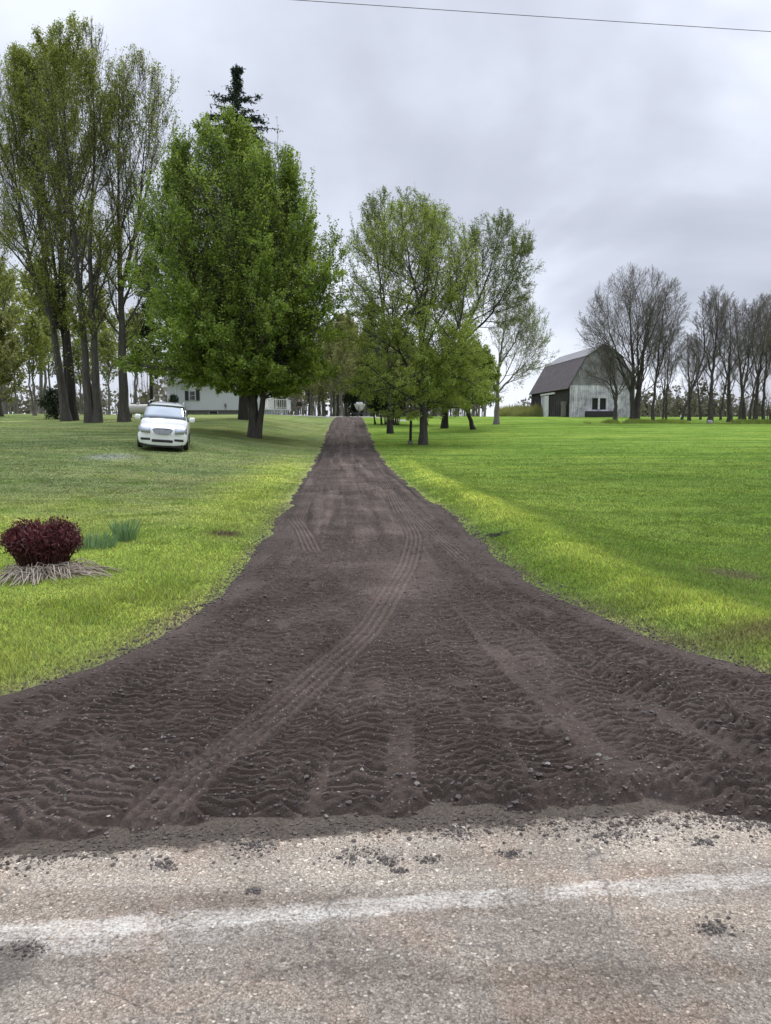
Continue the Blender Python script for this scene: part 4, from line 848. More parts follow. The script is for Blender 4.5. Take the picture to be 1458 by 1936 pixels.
row = [(1206, D - .5, .9, 0, 'A', 'slim bare stem touching the widest bare tree on its right'),
       (1250, D + .6, .62, 4, 'A', 'short slim bare tree, second from the widest one'), (1258, D + 1.5, .72, -3, 'A', 'bare tree hard against the right of a shorter slim one'),
       (1286, D + 1, .82, 14, 'A', 'bare tree leaning far to the right'), (1301, D + 6, .7, -2, 'B', 'small pale bare tree in the gap left of the straight one'),
       (1377, D + 1, .96, -4, 'B', 'bare tree first to the right of the straight thick one'), (1396, D - 1, .9, 3, 'A', 'thin bare tree in the dense group at the right'), (1404, D + 3, .93, -6, 'B', 'bare tree leaning a little left in the dense group at the right'),
       (1424, D + 1, .95, 2, 'B', 'bare tree above the clump of saplings'), (1441, D + 4, .98, -3, 'A', 'bare tree behind the clump of saplings'), (1456, D, .95, 5, 'B', 'bare tree cut by the right edge of the picture'), (1480, D + 2, .95, 0, 'B', 'bare tree mostly outside the right edge of the picture'),
       (1360, D + 9, .72, 3, 'A', 'faint bare tree farther back, right of the straight thick one'), (1322, D + 10, .7, -5, 'A', 'faint bare tree farther back, left of the straight thick one'), (1415, D + 12, .9, 4, 'A', 'faint bare tree farther back in the right hand group')]
for i, (px, DD, s_, lean, k_, lb) in enumerate(row):
    c = copy_tree(tA if k_ == 'A' else tB); c.location = gpos(px, DD); c.rotation_euler = (0, R(lean), 0)
    c.rotation_mode = 'XYZ'; c.scale = (s_ * (-1 if i % 3 == 1 else 1), s_, s_); c['label'] = lb
# young saplings at the right edge
r = np.random.default_rng(5)
sp = Tree(86, [(0, 1), (4, 1), (4.4, .2)]); sp.leaders([([(0, 0, 0), (.05, 0, 1.6), (.15, 0, 4)], .045, .01)], 8, .03); sp.branch(0, 9, 35, 25, .35, 1, 4, 'ratio', .35, rmin=.008); sp.branch(1, 4, 35, 25, .2, 1, 3, 'ratio', .4, rmin=.006)
sp = sp.make('sapling', 'thin bare sapling in the clump at the right edge', 'sapling', gpos(1425, 74.), M['bark'], None, group='saplings clumped at the right edge', split=1)
for i in range(22):
    c = copy_tree(sp); c.location = gpos(1428 + r.uniform(-8, 75), 72 + r.uniform(0, 6)); s_ = r.uniform(.55, 1.0); c.scale = (s_,) * 3; c.rotation_euler = (R(r.normal(0, 5)), R(r.normal(0, 7)), r.uniform(0, 6))
# --- distant woods on the right and left
def wood_mass(name, label, x0, x1, y0, y1, n, hmin, hmax, leafm, seed, twig=M['twig_pale'], zoff=-1.0):
    r = np.random.default_rng(seed); x = r.uniform(x0, x1, n); y = r.uniform(y0, y1, n); z = T(x, y) + zoff; hh = r.uniform(hmin, hmax, n) * (.75 + .5 * vnoise(x / 30, y / 30, seed))
    st = np.stack([x, y, z], -1); Pn, Rn = grow(r, st, nrm(np.stack([r.normal(0, .06, n), r.normal(0, .06, n), np.ones(n)], -1)), hh, .012 * hh, .002 * hh, 6, .05, .1)
    t = Tree(seed, [(0, 1)]); t.lv = [(Pn, Rn)]; t.branch(0, 12, 50, 28, .3, 1, 4, 'ratio', .32, k=1e9, rmin=.03); t.branch(1, 4, 40, 30, .2, 1, 3, 'ratio', .5, k=1e9, rmin=.025)
    t.leaves(2, 9, 1.15, .8, None, .6)
    v, f = tubes([(*t.lv[0], 4), (*t.lv[1], 3), (*t.lv[2], 3)])
    o = tag(link(name, mesh_np(name, v, f, 4, twig, False)), label, 'woods', kind='stuff')
    vv = np.concatenate([a for a, _ in t.L]); c = np.concatenate([b for _, b in t.L])
    tag(link('woodland_leaves', mesh_np('woodland_leaves', vv, np.arange(len(vv)).reshape(-1, 4), 4, leafm, False, cols=np.repeat(c[:, None], 3, 1))), label + ', its thin new leaves', 'woods', kind='stuff')
M['far'] = leaf_mat('far_wood_leaves', [(.10, .090, .065), (.135, .12, .08), (.16, .165, .09)], .2, .05)
wood_mass('woodland', 'far brownish green wood on the skyline right of the barn', 55, 190, 290, 345, 760, 9, 14.5, M['far'], 91)
wood_mass('woodland', 'far pale wood behind the house and tall trees', -150, -30, 200, 260, 620, 5, 11, M['far'], 92)
wood_mass('woodland', 'far thicket seen under the crowns at the end of the drive', -42, 18, 125, 160, 520, 6, 12, M['far'], 93)
# --- dark cedar clump with bare stems right of the drive top
r = np.random.default_rng(9); D = 66.; t = Tree(95, [(.8, 1.9), (2, 2.4), (3.2, 2.0), (4.2, .8)])
t.leaders([([(a_x, a_y, 0), (a_x * 1.15, a_y, 1.2), (a_x * 1.35, a_y * 1.2, 3.4)], .06, .02) for a_x, a_y in zip(r.uniform(-1.4, 1.4, 22), r.uniform(-1, 1, 22))], 8, .03)
t.branch(0, 14, 60, 40, .25, 1, 5, 'env', lmax=1.4, thick=.5); t.branch(1, 9, 50, 40, .1, 1, 3, 'ratio', .5)
t.leaves(2, 12, .17, .5, None, .09)
t.make('cedar_clump', 'dark evergreen clump with many bare stems, right of the top of the drive', 'evergreen', gpos(731, D), M['bark_dark'], M['cedar']).scale = (.74, .8, 1)
t = Tree(96, [(.0, .9), (1, 1.5), (2, 1.0), (2.6, .3)]); t.leaders([([(0, 0, 0), (a_x, .1, 1.2), (a_x * 1.4, 0, 2.1)], .04, .01) for a_x in (-.7, -.3, .1, .5)], 8, .03)
t.branch(0, 12, 70, 40, .05, 1, 4, 'env', lmax=1.2); t.branch(1, 9, 50, 40, .1, 1, 3, 'ratio', .5); t.leaves(2, 12, .16, .5, None, .08)
db = t.make('evergreen_bush', 'low dark evergreen bush beside the left leaning tall trunk', 'bush', gpos(108, 61.), M['bark_dark'], M['cedar'])
c = copy_tree(db); c.location = gpos(331, 78.6); c.scale = (.55, .4, .85); c['label'] = 'small dark shrub at the left corner of the white house'
c = copy_tree(db); c.location = gpos(686, 95.); c.scale = (1.9, 1.0, 1.75); c['label'] = 'large dark evergreen mass behind the white boat'
# ------------------------------------------------------------------ barn
def siding(name, c0, c1, c2, cuts=(.3, .5, .7)):
    """old vertical boards: streaks down the wall, board gaps in relief"""
    m = bpy.data.materials.new(name); m.use_nodes = True; t = m.node_tree; p = t.nodes['Principled BSDF']; tcn = N(t, 'ShaderNodeTexCoord')
    mpn = N(t, 'ShaderNodeMapping'); mpn.inputs['Scale'].default_value = (3.2, 3.2, .45); t.links.new(tcn.outputs['Object'], mpn.inputs[0])
    a = N(t, 'ShaderNodeTexNoise', i_Scale=1.4, i_Detail=6.0, i_Roughness=.7); t.links.new(mpn.outputs[0], a.inputs[0])
    b = N(t, 'ShaderNodeTexNoise', i_Scale=.7, i_Detail=6.0, i_Roughness=.65); t.links.new(tcn.outputs['Object'], b.inputs[0])
    f = math_(t, 'ADD', math_(t, 'MULTIPLY', a.outputs[0], .38), math_(t, 'MULTIPLY', b.outputs[0], .62))
    t.links.new(ramp(t, f, list(zip(cuts, (c0, c1, c2)))), p.inputs['Base Color']); p.inputs['Roughness'].default_value = .9
    return m
M['barn_wall'] = siding('grey_barn_boards', (.17, .165, .185), (.41, .395, .43), (.68, .66, .70), (.36, .48, .60))
M['barn_gable'] = siding('dark_gable_boards', (.12, .118, .13), (.22, .215, .23), (.33, .32, .34), (.36, .48, .62))
M['barn_dark'] = siding('dark_barn_boards', (.012, .011, .012), (.024, .021, .022), (.055, .045, .044), (.36, .5, .64))
M['roof'] = mat('barn_roof', rough=.85, noise=(1.2, 6, [(.3, (.058, .046, .050)), (.7, (.095, .078, .082))], (1, 1, 1)), bump=(14, .5, .03))
M['roof_pale'] = mat('barn_upper_roof', rough=.8, noise=(1.2, 6, [(.3, (.13, .13, .14)), (.7, (.20, .20, .21))]))
M['white'] = mat('weathered_white_paint', rough=.6, noise=(3, 5, [(.3, (.50, .50, .50)), (.7, (.72, .72, .71))]))
M['black'] = mat('dark_opening', (.008, .008, .009), .6)
M['trim_dark'] = mat('dark_trim', (.03, .028, .028), .8)
bx, by = 23.72, 100.3; bz = Tz(27, 104) - .1; ang = math.atan2(1.3, 19.0)
barn = thing('barn', (bx, by, bz), 'weathered grey gambrel roofed barn on the hilltop at the right', 'barn', rz=ang)
Wd, Ln, He, Hb, Hr, bk_ = 8.7, 19.0, 4.08, 7.7, 9.2, 2.05
def boards(mb, pts_fn, x0, x1, step, y, th):
    x = x0
    i = 0
    while x < x1 - 1e-4:
        xe = min(x + step, x1); z0a, z1a = pts_fn(x + .001); z0b, z1b = pts_fn(xe - .001)
        off = th + .012 * ((i * 7) % 3); g = .012
        mb.add([(x + g, y, z0a), (xe - g, y, z0b), (xe - g, y, z1b), (x + g, y, z1a), (x + g, y - off, z0a), (xe - g, y - off, z0b), (xe - g, y - off, z1b), (x + g, y - off, z1a)],
               [(0, 1, 2, 3), (7, 6, 5, 4), (0, 4, 5, 1), (1, 5, 6, 2), (2, 6, 7, 3), (3, 7, 4, 0)]); x = xe; i += 1
def prof(x):
    x = min(x, Wd - x)
    return He + (Hb - He) * x / bk_ if x < bk_ else Hb + (Hr - Hb) * (x - bk_) / (Wd / 2 - bk_)
mb = MB(); boards(mb, lambda x: (0, He), 0, 3.0, .28, 0, .03); boards(mb, lambda x: (0, .95), 3.0, 4.9, .28, 0, .03); boards(mb, lambda x: (2.45, He), 3.0, 4.9, .28, 0, .03); boards(mb, lambda x: (0, He), 4.9, Wd, .28, 0, .03)
mb.build('gable_wall', M['barn_wall'], barn)
mb = MB(); boards(mb, lambda x: (He + .02, prof(x) - .02), 0.0, Wd, .28, 0, .035); mb.build('upper_gable', M['barn_gable'], barn)
mb = MB(); mb.box(.02, .10, .0, Ln, 0, He - .05); mb.box(Wd - .1, Wd - .02, 0, Ln, 0, He - .05)
mb.prism([(0.05, 0), (Wd - .05, 0), (Wd - .05, He), (Wd - bk_, Hb - .05), (Wd / 2, Hr - .1), (bk_, Hb - .05), (.05, He)], Ln - .08, Ln)
x = .3
for k in range(62):
    y0_ = .02 + k * .306
    if 8.9 < y0_ + .15 < 11.9 and False: continue
    o_ = .02 * ((k * 5) % 3); mb.box(-.02 - o_, .018, y0_, y0_ + .29, .0 + .03 * ((k * 3) % 4), He - .12)
mb.build('side_wall', M['barn_dark'], barn)
ov = .35
def slab(mb, p0, p1, th, y0, y1):
    (xa, za), (xb, zb) = p0, p1; l = math.hypot(xb - xa, zb - za); nx_, nz_ = -(zb - za) / l * th, (xb - xa) / l * th
    mb.prism([(xa, za), (xb, zb), (xb + nx_, zb + nz_), (xa + nx_, za + nz_)], y0, y1)
sl_ = (Hb - He) / bk_
mb = MB(); slab(mb, (-.28, He - .28 * sl_), (bk_, Hb + .01), .1, -ov, Ln + ov); slab(mb, (Wd - bk_, Hb + .01), (Wd + .28, He - .28 * sl_), .1, -ov, Ln + ov); lower = mb.build('lower_roof', M['roof'], barn)
mb = MB(); slab(mb, (bk_ - .06, Hb + .03), (Wd / 2, Hr + .06), .1, -ov - .02, Ln + ov + .02); slab(mb, (Wd / 2, Hr + .06), (Wd - bk_ + .06, Hb + .03), .1, -ov - .02, Ln + ov + .02); mb.build('upper_roof', M['roof_pale'], barn)
# side door: white sliding door with its rail, and a bleached jamb
mb = MB()
for k in range(5): mb.box(-.17, -.12, 9.0 + k * .42, 9.40 + k * .42, .05, 3.1)
dr = mb.build('door', M['white'], barn)
MB().box(-.22, -.1, 6.0, 13.2, 3.2, 3.45).build('door_rail', M['white'], barn)
MB().box(-.13, -.08, 11.2, 13.0, .1, 3.15).build('door_jamb', M['barn_wall'], barn)
# two dark window openings with a white mullion, ledge beneath
wn = MB().box(3.02, 4.88, .12, .2, .9, 2.5).build('window', M['black'], barn)
MB().box(3.82, 4.04, -.07, .1, .97, 2.47).build('mullion', M['white'], wn)
MB().box(3.0, 3.06, -.05, .1, .97, 2.45).box(4.84, 4.9, -.05, .1, .97, 2.45).box(3.0, 4.9, -.05, .1, 2.41, 2.47).build('window_frame', M['barn_gable'], wn)
MB().box(2.1, 5.7, -.9, -.06, .05, .75).build('low_platform', M['trim_dark'], barn)
MB().box(-.1, .03, -.08, .0, 0, He).build('corner_post', M['barn_dark'], barn)
tag(MB().box(-.25, .25, -.3, .3, 0, 1.5).box(-.35, .35, -.2, .2, 1.4, 1.9).build('stacked_pallet', M['bark_pale'], None, bevel=.03, loc=(bx - .5, by + .8, bz + .1)), 'small pale upright crate leaning by the barn\'s near corner', 'crate')

# ------------------------------------------------------------------ house behind the maple
def lapped(name, col):
    m = mat(name, col, .6); return m
M['siding'] = lapped('white_vinyl_siding', (.56, .575, .585)); M['shutter'] = mat('black_shutter', (.012, .012, .014), .5)
M['glass'] = mat('window_glass', (.05, .06, .07), .08, spec=.8); M['block'] = mat('concrete_block', rough=.95, noise=(5, 5, [(.3, (.10, .10, .09)), (.7, (.20, .19, .17))]))
M['shingle'] = mat('grey_shingles', rough=.95, noise=(6, 5, [(.3, (.06, .06, .062)), (.7, (.11, .105, .10))]))
hx, hy = at(319, 80.); hz = Tz(hx + 6, hy) - .05; s = 80 / F
house = thing('house', (hx, hy, hz), 'low white sided house with black shutters behind the maple', 'house', rz=R(1))
HL = (502 - 319) * s; z0 = (781 - 773) * s + .05
mb = MB(); mb.box(0, HL, .1, 7.5, z0, 3.35)
nb = 27
for k in range(nb):          # lapped boards
    a = z0 + (3.35 - z0) * k / nb; b = z0 + (3.35 - z0) * (k + 1) / nb
    mb.add([(0, .1, b), (HL, .1, b), (HL, .055, a), (0, .055, a)], [(0, 1, 2, 3)]); mb.add([(0, .055, a), (HL, .055, a), (HL, .1, a), (0, .1, a)], [(0, 1, 2, 3)])
mb.build('wall', M['siding'], house)
MB().box(.15, HL - .15, .2, 7.4, -.3, z0).build('foundation', M['block'], house)
MB().prism([(-.1, 3.3), (HL + .1, 3.3), (HL + .1, 3.42), (-.1, 3.42)], -.35, 7.9).build('eaves', M['white'], house)
mb = MB(); mb.add([(-.4, -.4, 3.43), (HL + .4, -.4, 3.43), (HL + .4, 3.8, 5.2), (-.4, 3.8, 5.2), (-.4, 8.0, 3.43), (HL + .4, 8.0, 3.43)], [(0, 1, 2, 3), (3, 2, 5, 4), (0, 3, 4), (1, 5, 2), (0, 4, 5, 1)]); mb.build('roof', M['shingle'], house)
def wnd(px0, px1, py0, py1, shut=True):
    xa, xb = (px0 - 319) * s, (px1 - 319) * s; za, zb = (781 - py1) * s + .05, (781 - py0) * s + .05
    f = MB().box(xa, xb, .0, .09, za, zb).build('window', M['white'], house)
    mid = (xa + xb) / 2
    MB().box(xa + .06, xb - .06, -.015, .0 - .003, za + .06, (za + zb) / 2 - .02).box(xa + .06, xb - .06, -.015, -.003, (za + zb) / 2 + .02, zb - .06).build('pane', M['glass'], f)
    if shut:
        for a in (xa - .42, xb + .06):
            MB().box(a, a + .36, .0, .05, za, zb).build('shutter', M['shutter'], house)
wnd(360, 372, 737, 755); 
f = MB().box((396 - 319) * s, (413 - 319) * s, .12, .19, (781 - 779.5) * s, (781 - 773.6) * s).build('basement_window', M['white'], house)
MB().box((397 - 319) * s, (412 - 319) * s, .09, .118, (781 - 779) * s, (781 - 774) * s).build('pane', M['black'], f)
MB().box((426 - 319) * s, (429 - 319) * s, -.06, .04, (781 - 766) * s, (781 - 760) * s).tube([((427.5 - 319) * s, 0, z0), ((427.5 - 319) * s, 0, (781 - 765) * s)], .02).build('electric_meter', M['block'], house)
MB().tube([((335 - 319) * s, -.1, z0), ((335 - 319) * s, -.1, 3.3)], .035).build('downpipe', M['white'], house)
# porch deck with white rails at the right end
dx = HL + .02; dw = (545 - 502) * s
mb = MB().box(dx, dx + dw, -.6, 3.2, z0 - .02, z0 + .12); deck = mb.build('porch_deck', M['siding'], house)
mb = MB()
for k in range(15): xx_ = dx + .05 + k * (dw - .1) / 14; mb.box(xx_ - .035, xx_ + .035, -.58, -.54, -.35, z0 - .03)
mb.build('skirting', M['siding'], house)
mb = MB().box(dx, dx + dw, -.6, -.52, z0 + 1.02, z0 + 1.10).box(dx, dx + dw, -.6, -.52, z0 + .18, z0 + .24)
for k in range(13): xx_ = dx + .05 + k * (dw - .1) / 12; mb.box(xx_ - .022, xx_ + .022, -.58, -.54, z0 + .24, z0 + 1.02)
for xx_ in (dx + .05, dx + dw * .5, dx + dw - .05): mb.box(xx_ - .055, xx_ + .055, -.62, -.5, z0 + .1, z0 + 1.22)
mb.build('railing', M['white'], house)
mb = MB().box(dx + dw - .08, dx + dw, -.5, 3.2, z0 + 1.02, z0 + 1.10)
for k in range(10): mb.box(dx + dw - .06, dx + dw - .02, -.3 + k * .35, -.26 + k * .35, z0 + .12, z0 + 1.02)
mb.build('railing', M['white'], house)
# shed and tank at the left of the house
sx, sy = at(268, 88.)
sh = thing('shed', (sx, sy, Tz(sx, sy) - .1), 'low grey walled shed left of the white house', 'shed')
MB().box(0, 3.3, 0, 3, 0, 1.35).build('wall', M['block'], sh); MB().box(-.15, 3.45, -.15, 3.2, 1.36, 1.48).build('roof', M['roof_pale'], sh)
tx, ty = at(262, 66.)
tk = thing('propane_tank', (tx, ty, Tz(tx, ty)), 'white rounded propane tank partly hidden behind the minivan', 'propane tank')
M['tank'] = mat('tank_paint', (.55, .54, .50), .45)
MB().tube([(-1.05, 0, .72), (-1.0, 0, .72), (-.9, 0, .72), (-.7, 0, .72), (.9, 0, .72), (1.1, 0, .72), (1.2, 0, .72), (1.25, 0, .72)], [.05, .22, .36, .42, .42, .36, .22, .05], 20).build('tank', M['tank'], tk, True)
MB().tube([(.1, 0, 1.1), (.1, 0, 1.28)], .14, 12).build('valve_cover', M['tank'], tk, True)
for a in (-.6, .8): MB().box(a - .06, a + .06, -.3, .3, -.02, .38).build('leg', M['trim_dark'], tk)

# ------------------------------------------------------------------ minivan
def minivan(loc, rz, label):
    rt = thing('minivan', loc, label, 'minivan', rz=rz)
    P_ = mat('white_car_paint', (.72, .73, .74), .22, spec=.6); P_.node_tree.nodes['Principled BSDF'].inputs['Coat Weight'].default_value = .6
    gl = mat('windscreen_glass', (.17, .20, .23), .05, .7, spec=1.0); gl.node_tree.nodes['Principled BSDF'].inputs['Coat Weight'].default_value = 1.0
    blk = mat('black_plastic', (.012, .012, .013), .5); chrome = mat('chrome', (.62, .63, .65), .18, 1.0); tyre = mat('tyre_rubber', (.018, .018, .018), .85); lamp = mat('headlight_lens', (.30, .33, .36), .15, .5, spec=1.0)
    # sections front (y=0, towards -y) to rear (y=5.15): (y, halfwidth, belt z, belt inset, top z, top halfwidth, bottom z)
    S = [(-.03, .78, .62, .74, .70, .62, .24), (.0, .88, .68, .84, .79, .72, .18), (.05, .93, .76, .88, .86, .78, .17), (.22, .965, .82, .91, .95, .80, .17), (.60, .985, .90, .92, 1.03, .80, .17), (1.0, .985, .97, .93, 1.08, .80, .20),
         (1.28, .995, 1.03, .94, 1.13, .80, .20), (1.62, .998, 1.08, .92, 1.37, .76, .20), (2.02, .998, 1.09, .91, 1.62, .73, .20), (2.4, .998, 1.10, .90, 1.72, .71, .20), (3.4, .998, 1.11, .89, 1.76, .70, .20), (4.4, .99, 1.12, .88, 1.73, .68, .20), (4.9, .97, 1.12, .85, 1.66, .66, .22), (5.05, .93, 1.08, .82, 1.42, .64, .26), (5.15, .85, .9, .78, 1.0, .62, .34)]
    vs, fs = [], []
    for (y, w_, zb, bi, zt, tw, z0_) in S:
        half = [(w_ * .80, z0_), (w_ * .96, z0_ + .10), (w_ * 1.0, z0_ + (zb - z0_) * .45), (w_ * .985, z0_ + (zb - z0_) * .8), (bi, zb), (bi - (bi - tw) * .45, zb + (zt - zb) * .52), (tw + .03, zt - (zt - zb) * .10 - .015), (tw * .8, zt - .004), (tw * .4, zt + .012)]
        ring = [(x, y, z) for x, z in half] + [(0, y, zt + .018)] + [(-x, y, z) for x, z in reversed(half)]
        vs += ring
    k = 19
    for i in range(len(S) - 1):
        for j in range(k): fs.append((i * k + j, i * k + (j + 1) % k, (i + 1) * k + (j + 1) % k, (i + 1) * k + j))
    fs += [tuple(range(k - 1, -1, -1)), tuple(range((len(S) - 1) * k, len(S) * k))]
    MB().add(vs, fs).build('body', P_, rt, True, sub=1)
    def patch(name, pts, matl, th=.012, n=None, par=None, smooth_=True):
        """closed slab from a grid of points (rows of x,y,z), pushed out along its normal"""
        rows_ = [[Vector(p) for p in r_] for r_ in pts]; nr, nc_ = len(rows_), len(rows_[0]); nv = ((rows_[0][-1] - rows_[0][0]).cross(rows_[-1][0] - rows_[0][0])).normalized()
        if nv.y > 0 and abs(nv.y) > abs(nv.x): nv = -nv
        if n: nv = Vector(n).normalized()
        a = [p + nv * th for r_ in rows_ for p in r_]; b = [p - nv * .02 for r_ in rows_ for p in r_]; m_ = nr * nc_
        f_ = [(i * nc_ + j, i * nc_ + j + 1, (i + 1) * nc_ + j + 1, (i + 1) * nc_ + j) for i in range(nr - 1) for j in range(nc_ - 1)]
        f_ += [tuple(q + m_ for q in reversed(g)) for g in f_]
        rim = [j for j in range(nc_)] + [i * nc_ + nc_ - 1 for i in range(1, nr)] + [(nr - 1) * nc_ + j for j in range(nc_ - 2, -1, -1)] + [i * nc_ for i in range(nr - 2, 0, -1)]
        f_ += [(rim[i], rim[i] + m_, rim[(i + 1) % len(rim)] + m_, rim[(i + 1) % len(rim)]) for i in range(len(rim))]
        return MB().add(a + b, f_).build(name, matl, par or rt, smooth_)
    # windscreen follows the raked sections
    def top(y):
        ys_ = [q[0] for q in S]; return np.interp(y, ys_, [q[4] for q in S]), np.interp(y, ys_, [q[5] for q in S]), np.interp(y, ys_, [q[2] for q in S]), np.interp(y, ys_, [q[3] for q in S])
    rows_ = []
    for y in (1.30, 1.5, 1.7, 1.9, 2.08):
        zt, tw, zb, bi = top(y); w2 = tw + .015 + .05 * (2.1 - y); rows_.append([(w2 * u, y - .03 * (1 - u * u) + .03, zt + .026 - .03 * abs(u) ** 3) for u in (-1, -.75, -.4, 0, .4, .75, 1)])
    patch('windscreen', rows_, gl, .028, (0, -.82, .57))
    for k_ in (-.62, .02): MB().tube([(k_, 1.27, 1.175), (k_ + .3, 1.30, 1.195), (k_ + .58, 1.33, 1.20)], .011, 6).build('wiper', blk, rt)
    for sd_ in (-1, 1):
        rows_ = []
        for y in (1.75, 2.3, 3.0, 3.8, 4.6):
            zt, tw, zb, bi = top(y); h1 = min(zb + .04, zt - .1); rows_.append([(sd_ * (bi - .005), y, h1), (sd_ * (bi - (bi - tw) * .45 + .004), y, zb + (zt - zb) * .5), (sd_ * (tw + .055), y, zb + (zt - zb) * .80)])
        patch('side_window', rows_, gl, .012, (sd_, 0, .25))
        # mirror
        m_ = MB().tube([(sd_ * .90, 1.72, 1.11), (sd_ * 1.00, 1.68, 1.12)], .035, 8).build('mirror_arm', blk, rt)
        mi_ = MB().box(sd_ * 1.09 - .115, sd_ * 1.09 + .115, 1.58, 1.74, 1.06, 1.26).build('mirror', P_, rt, True, bevel=.055)
        # headlight
        hp = []
        for u in (0, .33, .66, 1):
            xx_ = sd_ * (.47 + .45 * u); yy_ = -.02 + .01 * u + .15 * u ** 2.6; hp.append([(xx_, yy_ - .028, .655 + .0 * u), (xx_, yy_ + .0, .75 + .02 * u), (xx_, yy_ + .05, .845 + .035 * u)])
        patch('headlight', hp, lamp, .045, (sd_ * .25, -1, .25))
        # fog lamp slot with chrome strip
        fl = MB().box(sd_ * .64 - .18, sd_ * .64 + .18, -.045, .12, .38, .455).build('fog_light', blk, rt, bevel=.02)
        MB().box(sd_ * .64 - .19, sd_ * .64 + .19, -.055, .05, .465, .485).build('chrome_strip', chrome, fl, bevel=.006)
        MB().tube([(sd_ * .70, 2.3, 1.74), (sd_ * .70, 2.45, 1.785), (sd_ * .69, 4.2, 1.80), (sd_ * .68, 4.4, 1.74)], .014, 8).build('roof_rail', P_, rt, True)
        for y in (.98, 4.08):
            wv_ = MB().tube([(sd_ * .80, y, .335), (sd_ * .82, y, .335), (sd_ * .985, y, .335), (sd_ * 1.0, y, .335)], [.30, .335, .335, .30], 28).build('wheel', tyre, rt, True)
            MB().tube([(sd_ * .99, y, .335), (sd_ * 1.008, y, .335)], [.21, .19], 20).build('rim', chrome, wv_)
    # winged-shape grille: chrome surround, dark mesh, chrome bars
    g_ = [(-.42, .80), (-.30, .845), (0, .852), (.30, .845), (.42, .80), (.33, .655), (.22, .625), (0, .618), (-.22, .625), (-.33, .655)]
    def yg(z, x): return -.075 + (z - .62) * .34 + .10 * x * x
    def plate(sc_, y_off, th): 
        pts = [(x * sc_, .735 + (z - .735) * sc_) for x, z in g_]; n_ = len(pts)
        return MB().add([(x, yg(z, x) + y_off, z) for x, z in pts] + [(x, yg(z, x) + y_off + th, z) for x, z in pts], [tuple(range(n_)), tuple(range(2 * n_ - 1, n_ - 1, -1))] + [(i, (i + 1) % n_, (i + 1) % n_ + n_, i + n_) for i in range(n_)])
    gr = plate(1.0, .0, .12).build('grille', chrome, rt); plate(.93, -.008, .02).build('grille_mesh', blk, gr)
    mb = MB()
    for z in (.655, .682, .709, .736, .763, .79):
        hw = .28 + (z - .655) * .55; mb.tube([(-hw, yg(z, hw) - .016, z), (-hw / 2, yg(z, hw / 2) - .018, z), (0, yg(z, 0) - .018, z), (hw / 2, yg(z, hw / 2) - .018, z), (hw, yg(z, hw) - .016, z)], .0055, 6)
    mb.build('grille_bar', chrome, gr)
    MB().box(-.09, .09, -.06 + .05, .05 + .05, .812, .83).build('winged_badge', chrome, gr, bevel=.006)
    MB().box(-.40, .40, -.055, .10, .325, .425).build('lower_intake', blk, rt, bevel=.02)
    MB().box(-.80, .80, .0, .5, .14, .26).build('underbody', blk, rt)
    MB().box(-.88, .88, .5, 5.0, .18, .30).build('floor_pan', blk, rt)
    MB().box(-.38, .38, 2.75, 3.35, 1.73, 1.768).build('sunroof', gl, rt, bevel=.02)
    return rt
vx, vy0 = at(306, 30.6)
ex = Tz(vx + .9, vy0) - Tz(vx - .9, vy0); ey = Tz(vx, vy0 + 4.2) - Tz(vx, vy0 + .9)
van = minivan((vx, vy0, Tz(vx, vy0 + 1) - .0), 0, 'white minivan parked on the left lawn facing the road')
van.scale = (1, 1, 1.05)
rzv = math.atan2(-vx, vy0) + R(-3.0)
van.rotation_mode = 'XYZ'
nrm_ = Vector((-(Tz(vx + 1, vy0 + 2) - Tz(vx - 1, vy0 + 2)) / 2, -(Tz(vx, vy0 + 4) - Tz(vx, vy0)) / 4, 1)).normalized()
van.rotation_euler = (Vector((0, 0, 1)).rotation_difference(nrm_).to_matrix() @ Matrix.Rotation(rzv, 3, 'Z')).to_euler()

# ------------------------------------------------------------------ peony, cut stalks and daffodil leaves
M['peony'] = leaf_mat('maroon_leaves', [(.045, .011, .014), (.095, .019, .025), (.19, .048, .052)], .25, 8)
M['stem_red'] = mat('red_stems', rough=.6, noise=(12, 3, [(.3, (.035, .010, .010)), (.7, (.11, .035, .03))]))
M['straw'] = mat('straw_stalks', rough=.8, noise=(9, 3, [(.3, (.20, .16, .12)), (.7, (.42, .36, .29))]))
r = np.random.default_rng(17); pcx, pcy = -3.58, 7.95; pz = Tz(pcx, pcy)
pe = thing('peony_bush', (pcx, pcy, pz), 'dark maroon peony bush flaring up from crowded red stems', 'bush'); pe.scale = (.95, .95, .90)
n = 520; a = r.uniform(0, 6.28, n); q = np.sqrt(r.random(n)); bxx = np.cos(a) * q * .24; byy = np.sin(a) * q * .21
txx = np.cos(a) * q * .42; tyy = np.sin(a) * q * .36; tz = (.54 * (1 - .34 * q ** 2.6) * r.uniform(.80, 1.12, n) + .05) * (.84 + .32 * vnoise(txx * 5, tyy * 5, 2))
Pn = np.stack([np.stack([bxx, byy, 0 * a], -1), np.stack([bxx * .7 + txx * .3, byy * .7 + tyy * .3, tz * .45], -1), np.stack([txx, tyy, tz], -1)], 1)
Rn = np.tile(np.array([.0055, .0045, .003]), (n, 1)); v, f = tubes([(Pn, Rn, 4)])
link('stems', mesh_np('stems', v, f, 4, M['stem_red'], True), pe)
t = Tree(5, [(0, 9), (9, 9)]); t.r = r; ok = np.arange(n); t.lv = [(Pn, Rn)]
keepf = lambda p: np.clip((p[:, 2] - .24) / .14, .02, 1)
t.leaves(0, 60, .052, .32, keepf, .024, -.3, t0=.35)
v = t.L[0][0]; c = t.L[0][1]
link('leaves', mesh_np('leaves', v, np.arange(len(v)).reshape(-1, 4), 4, M['peony'], False, cols=np.repeat(c[:, None], 3, 1)), pe)
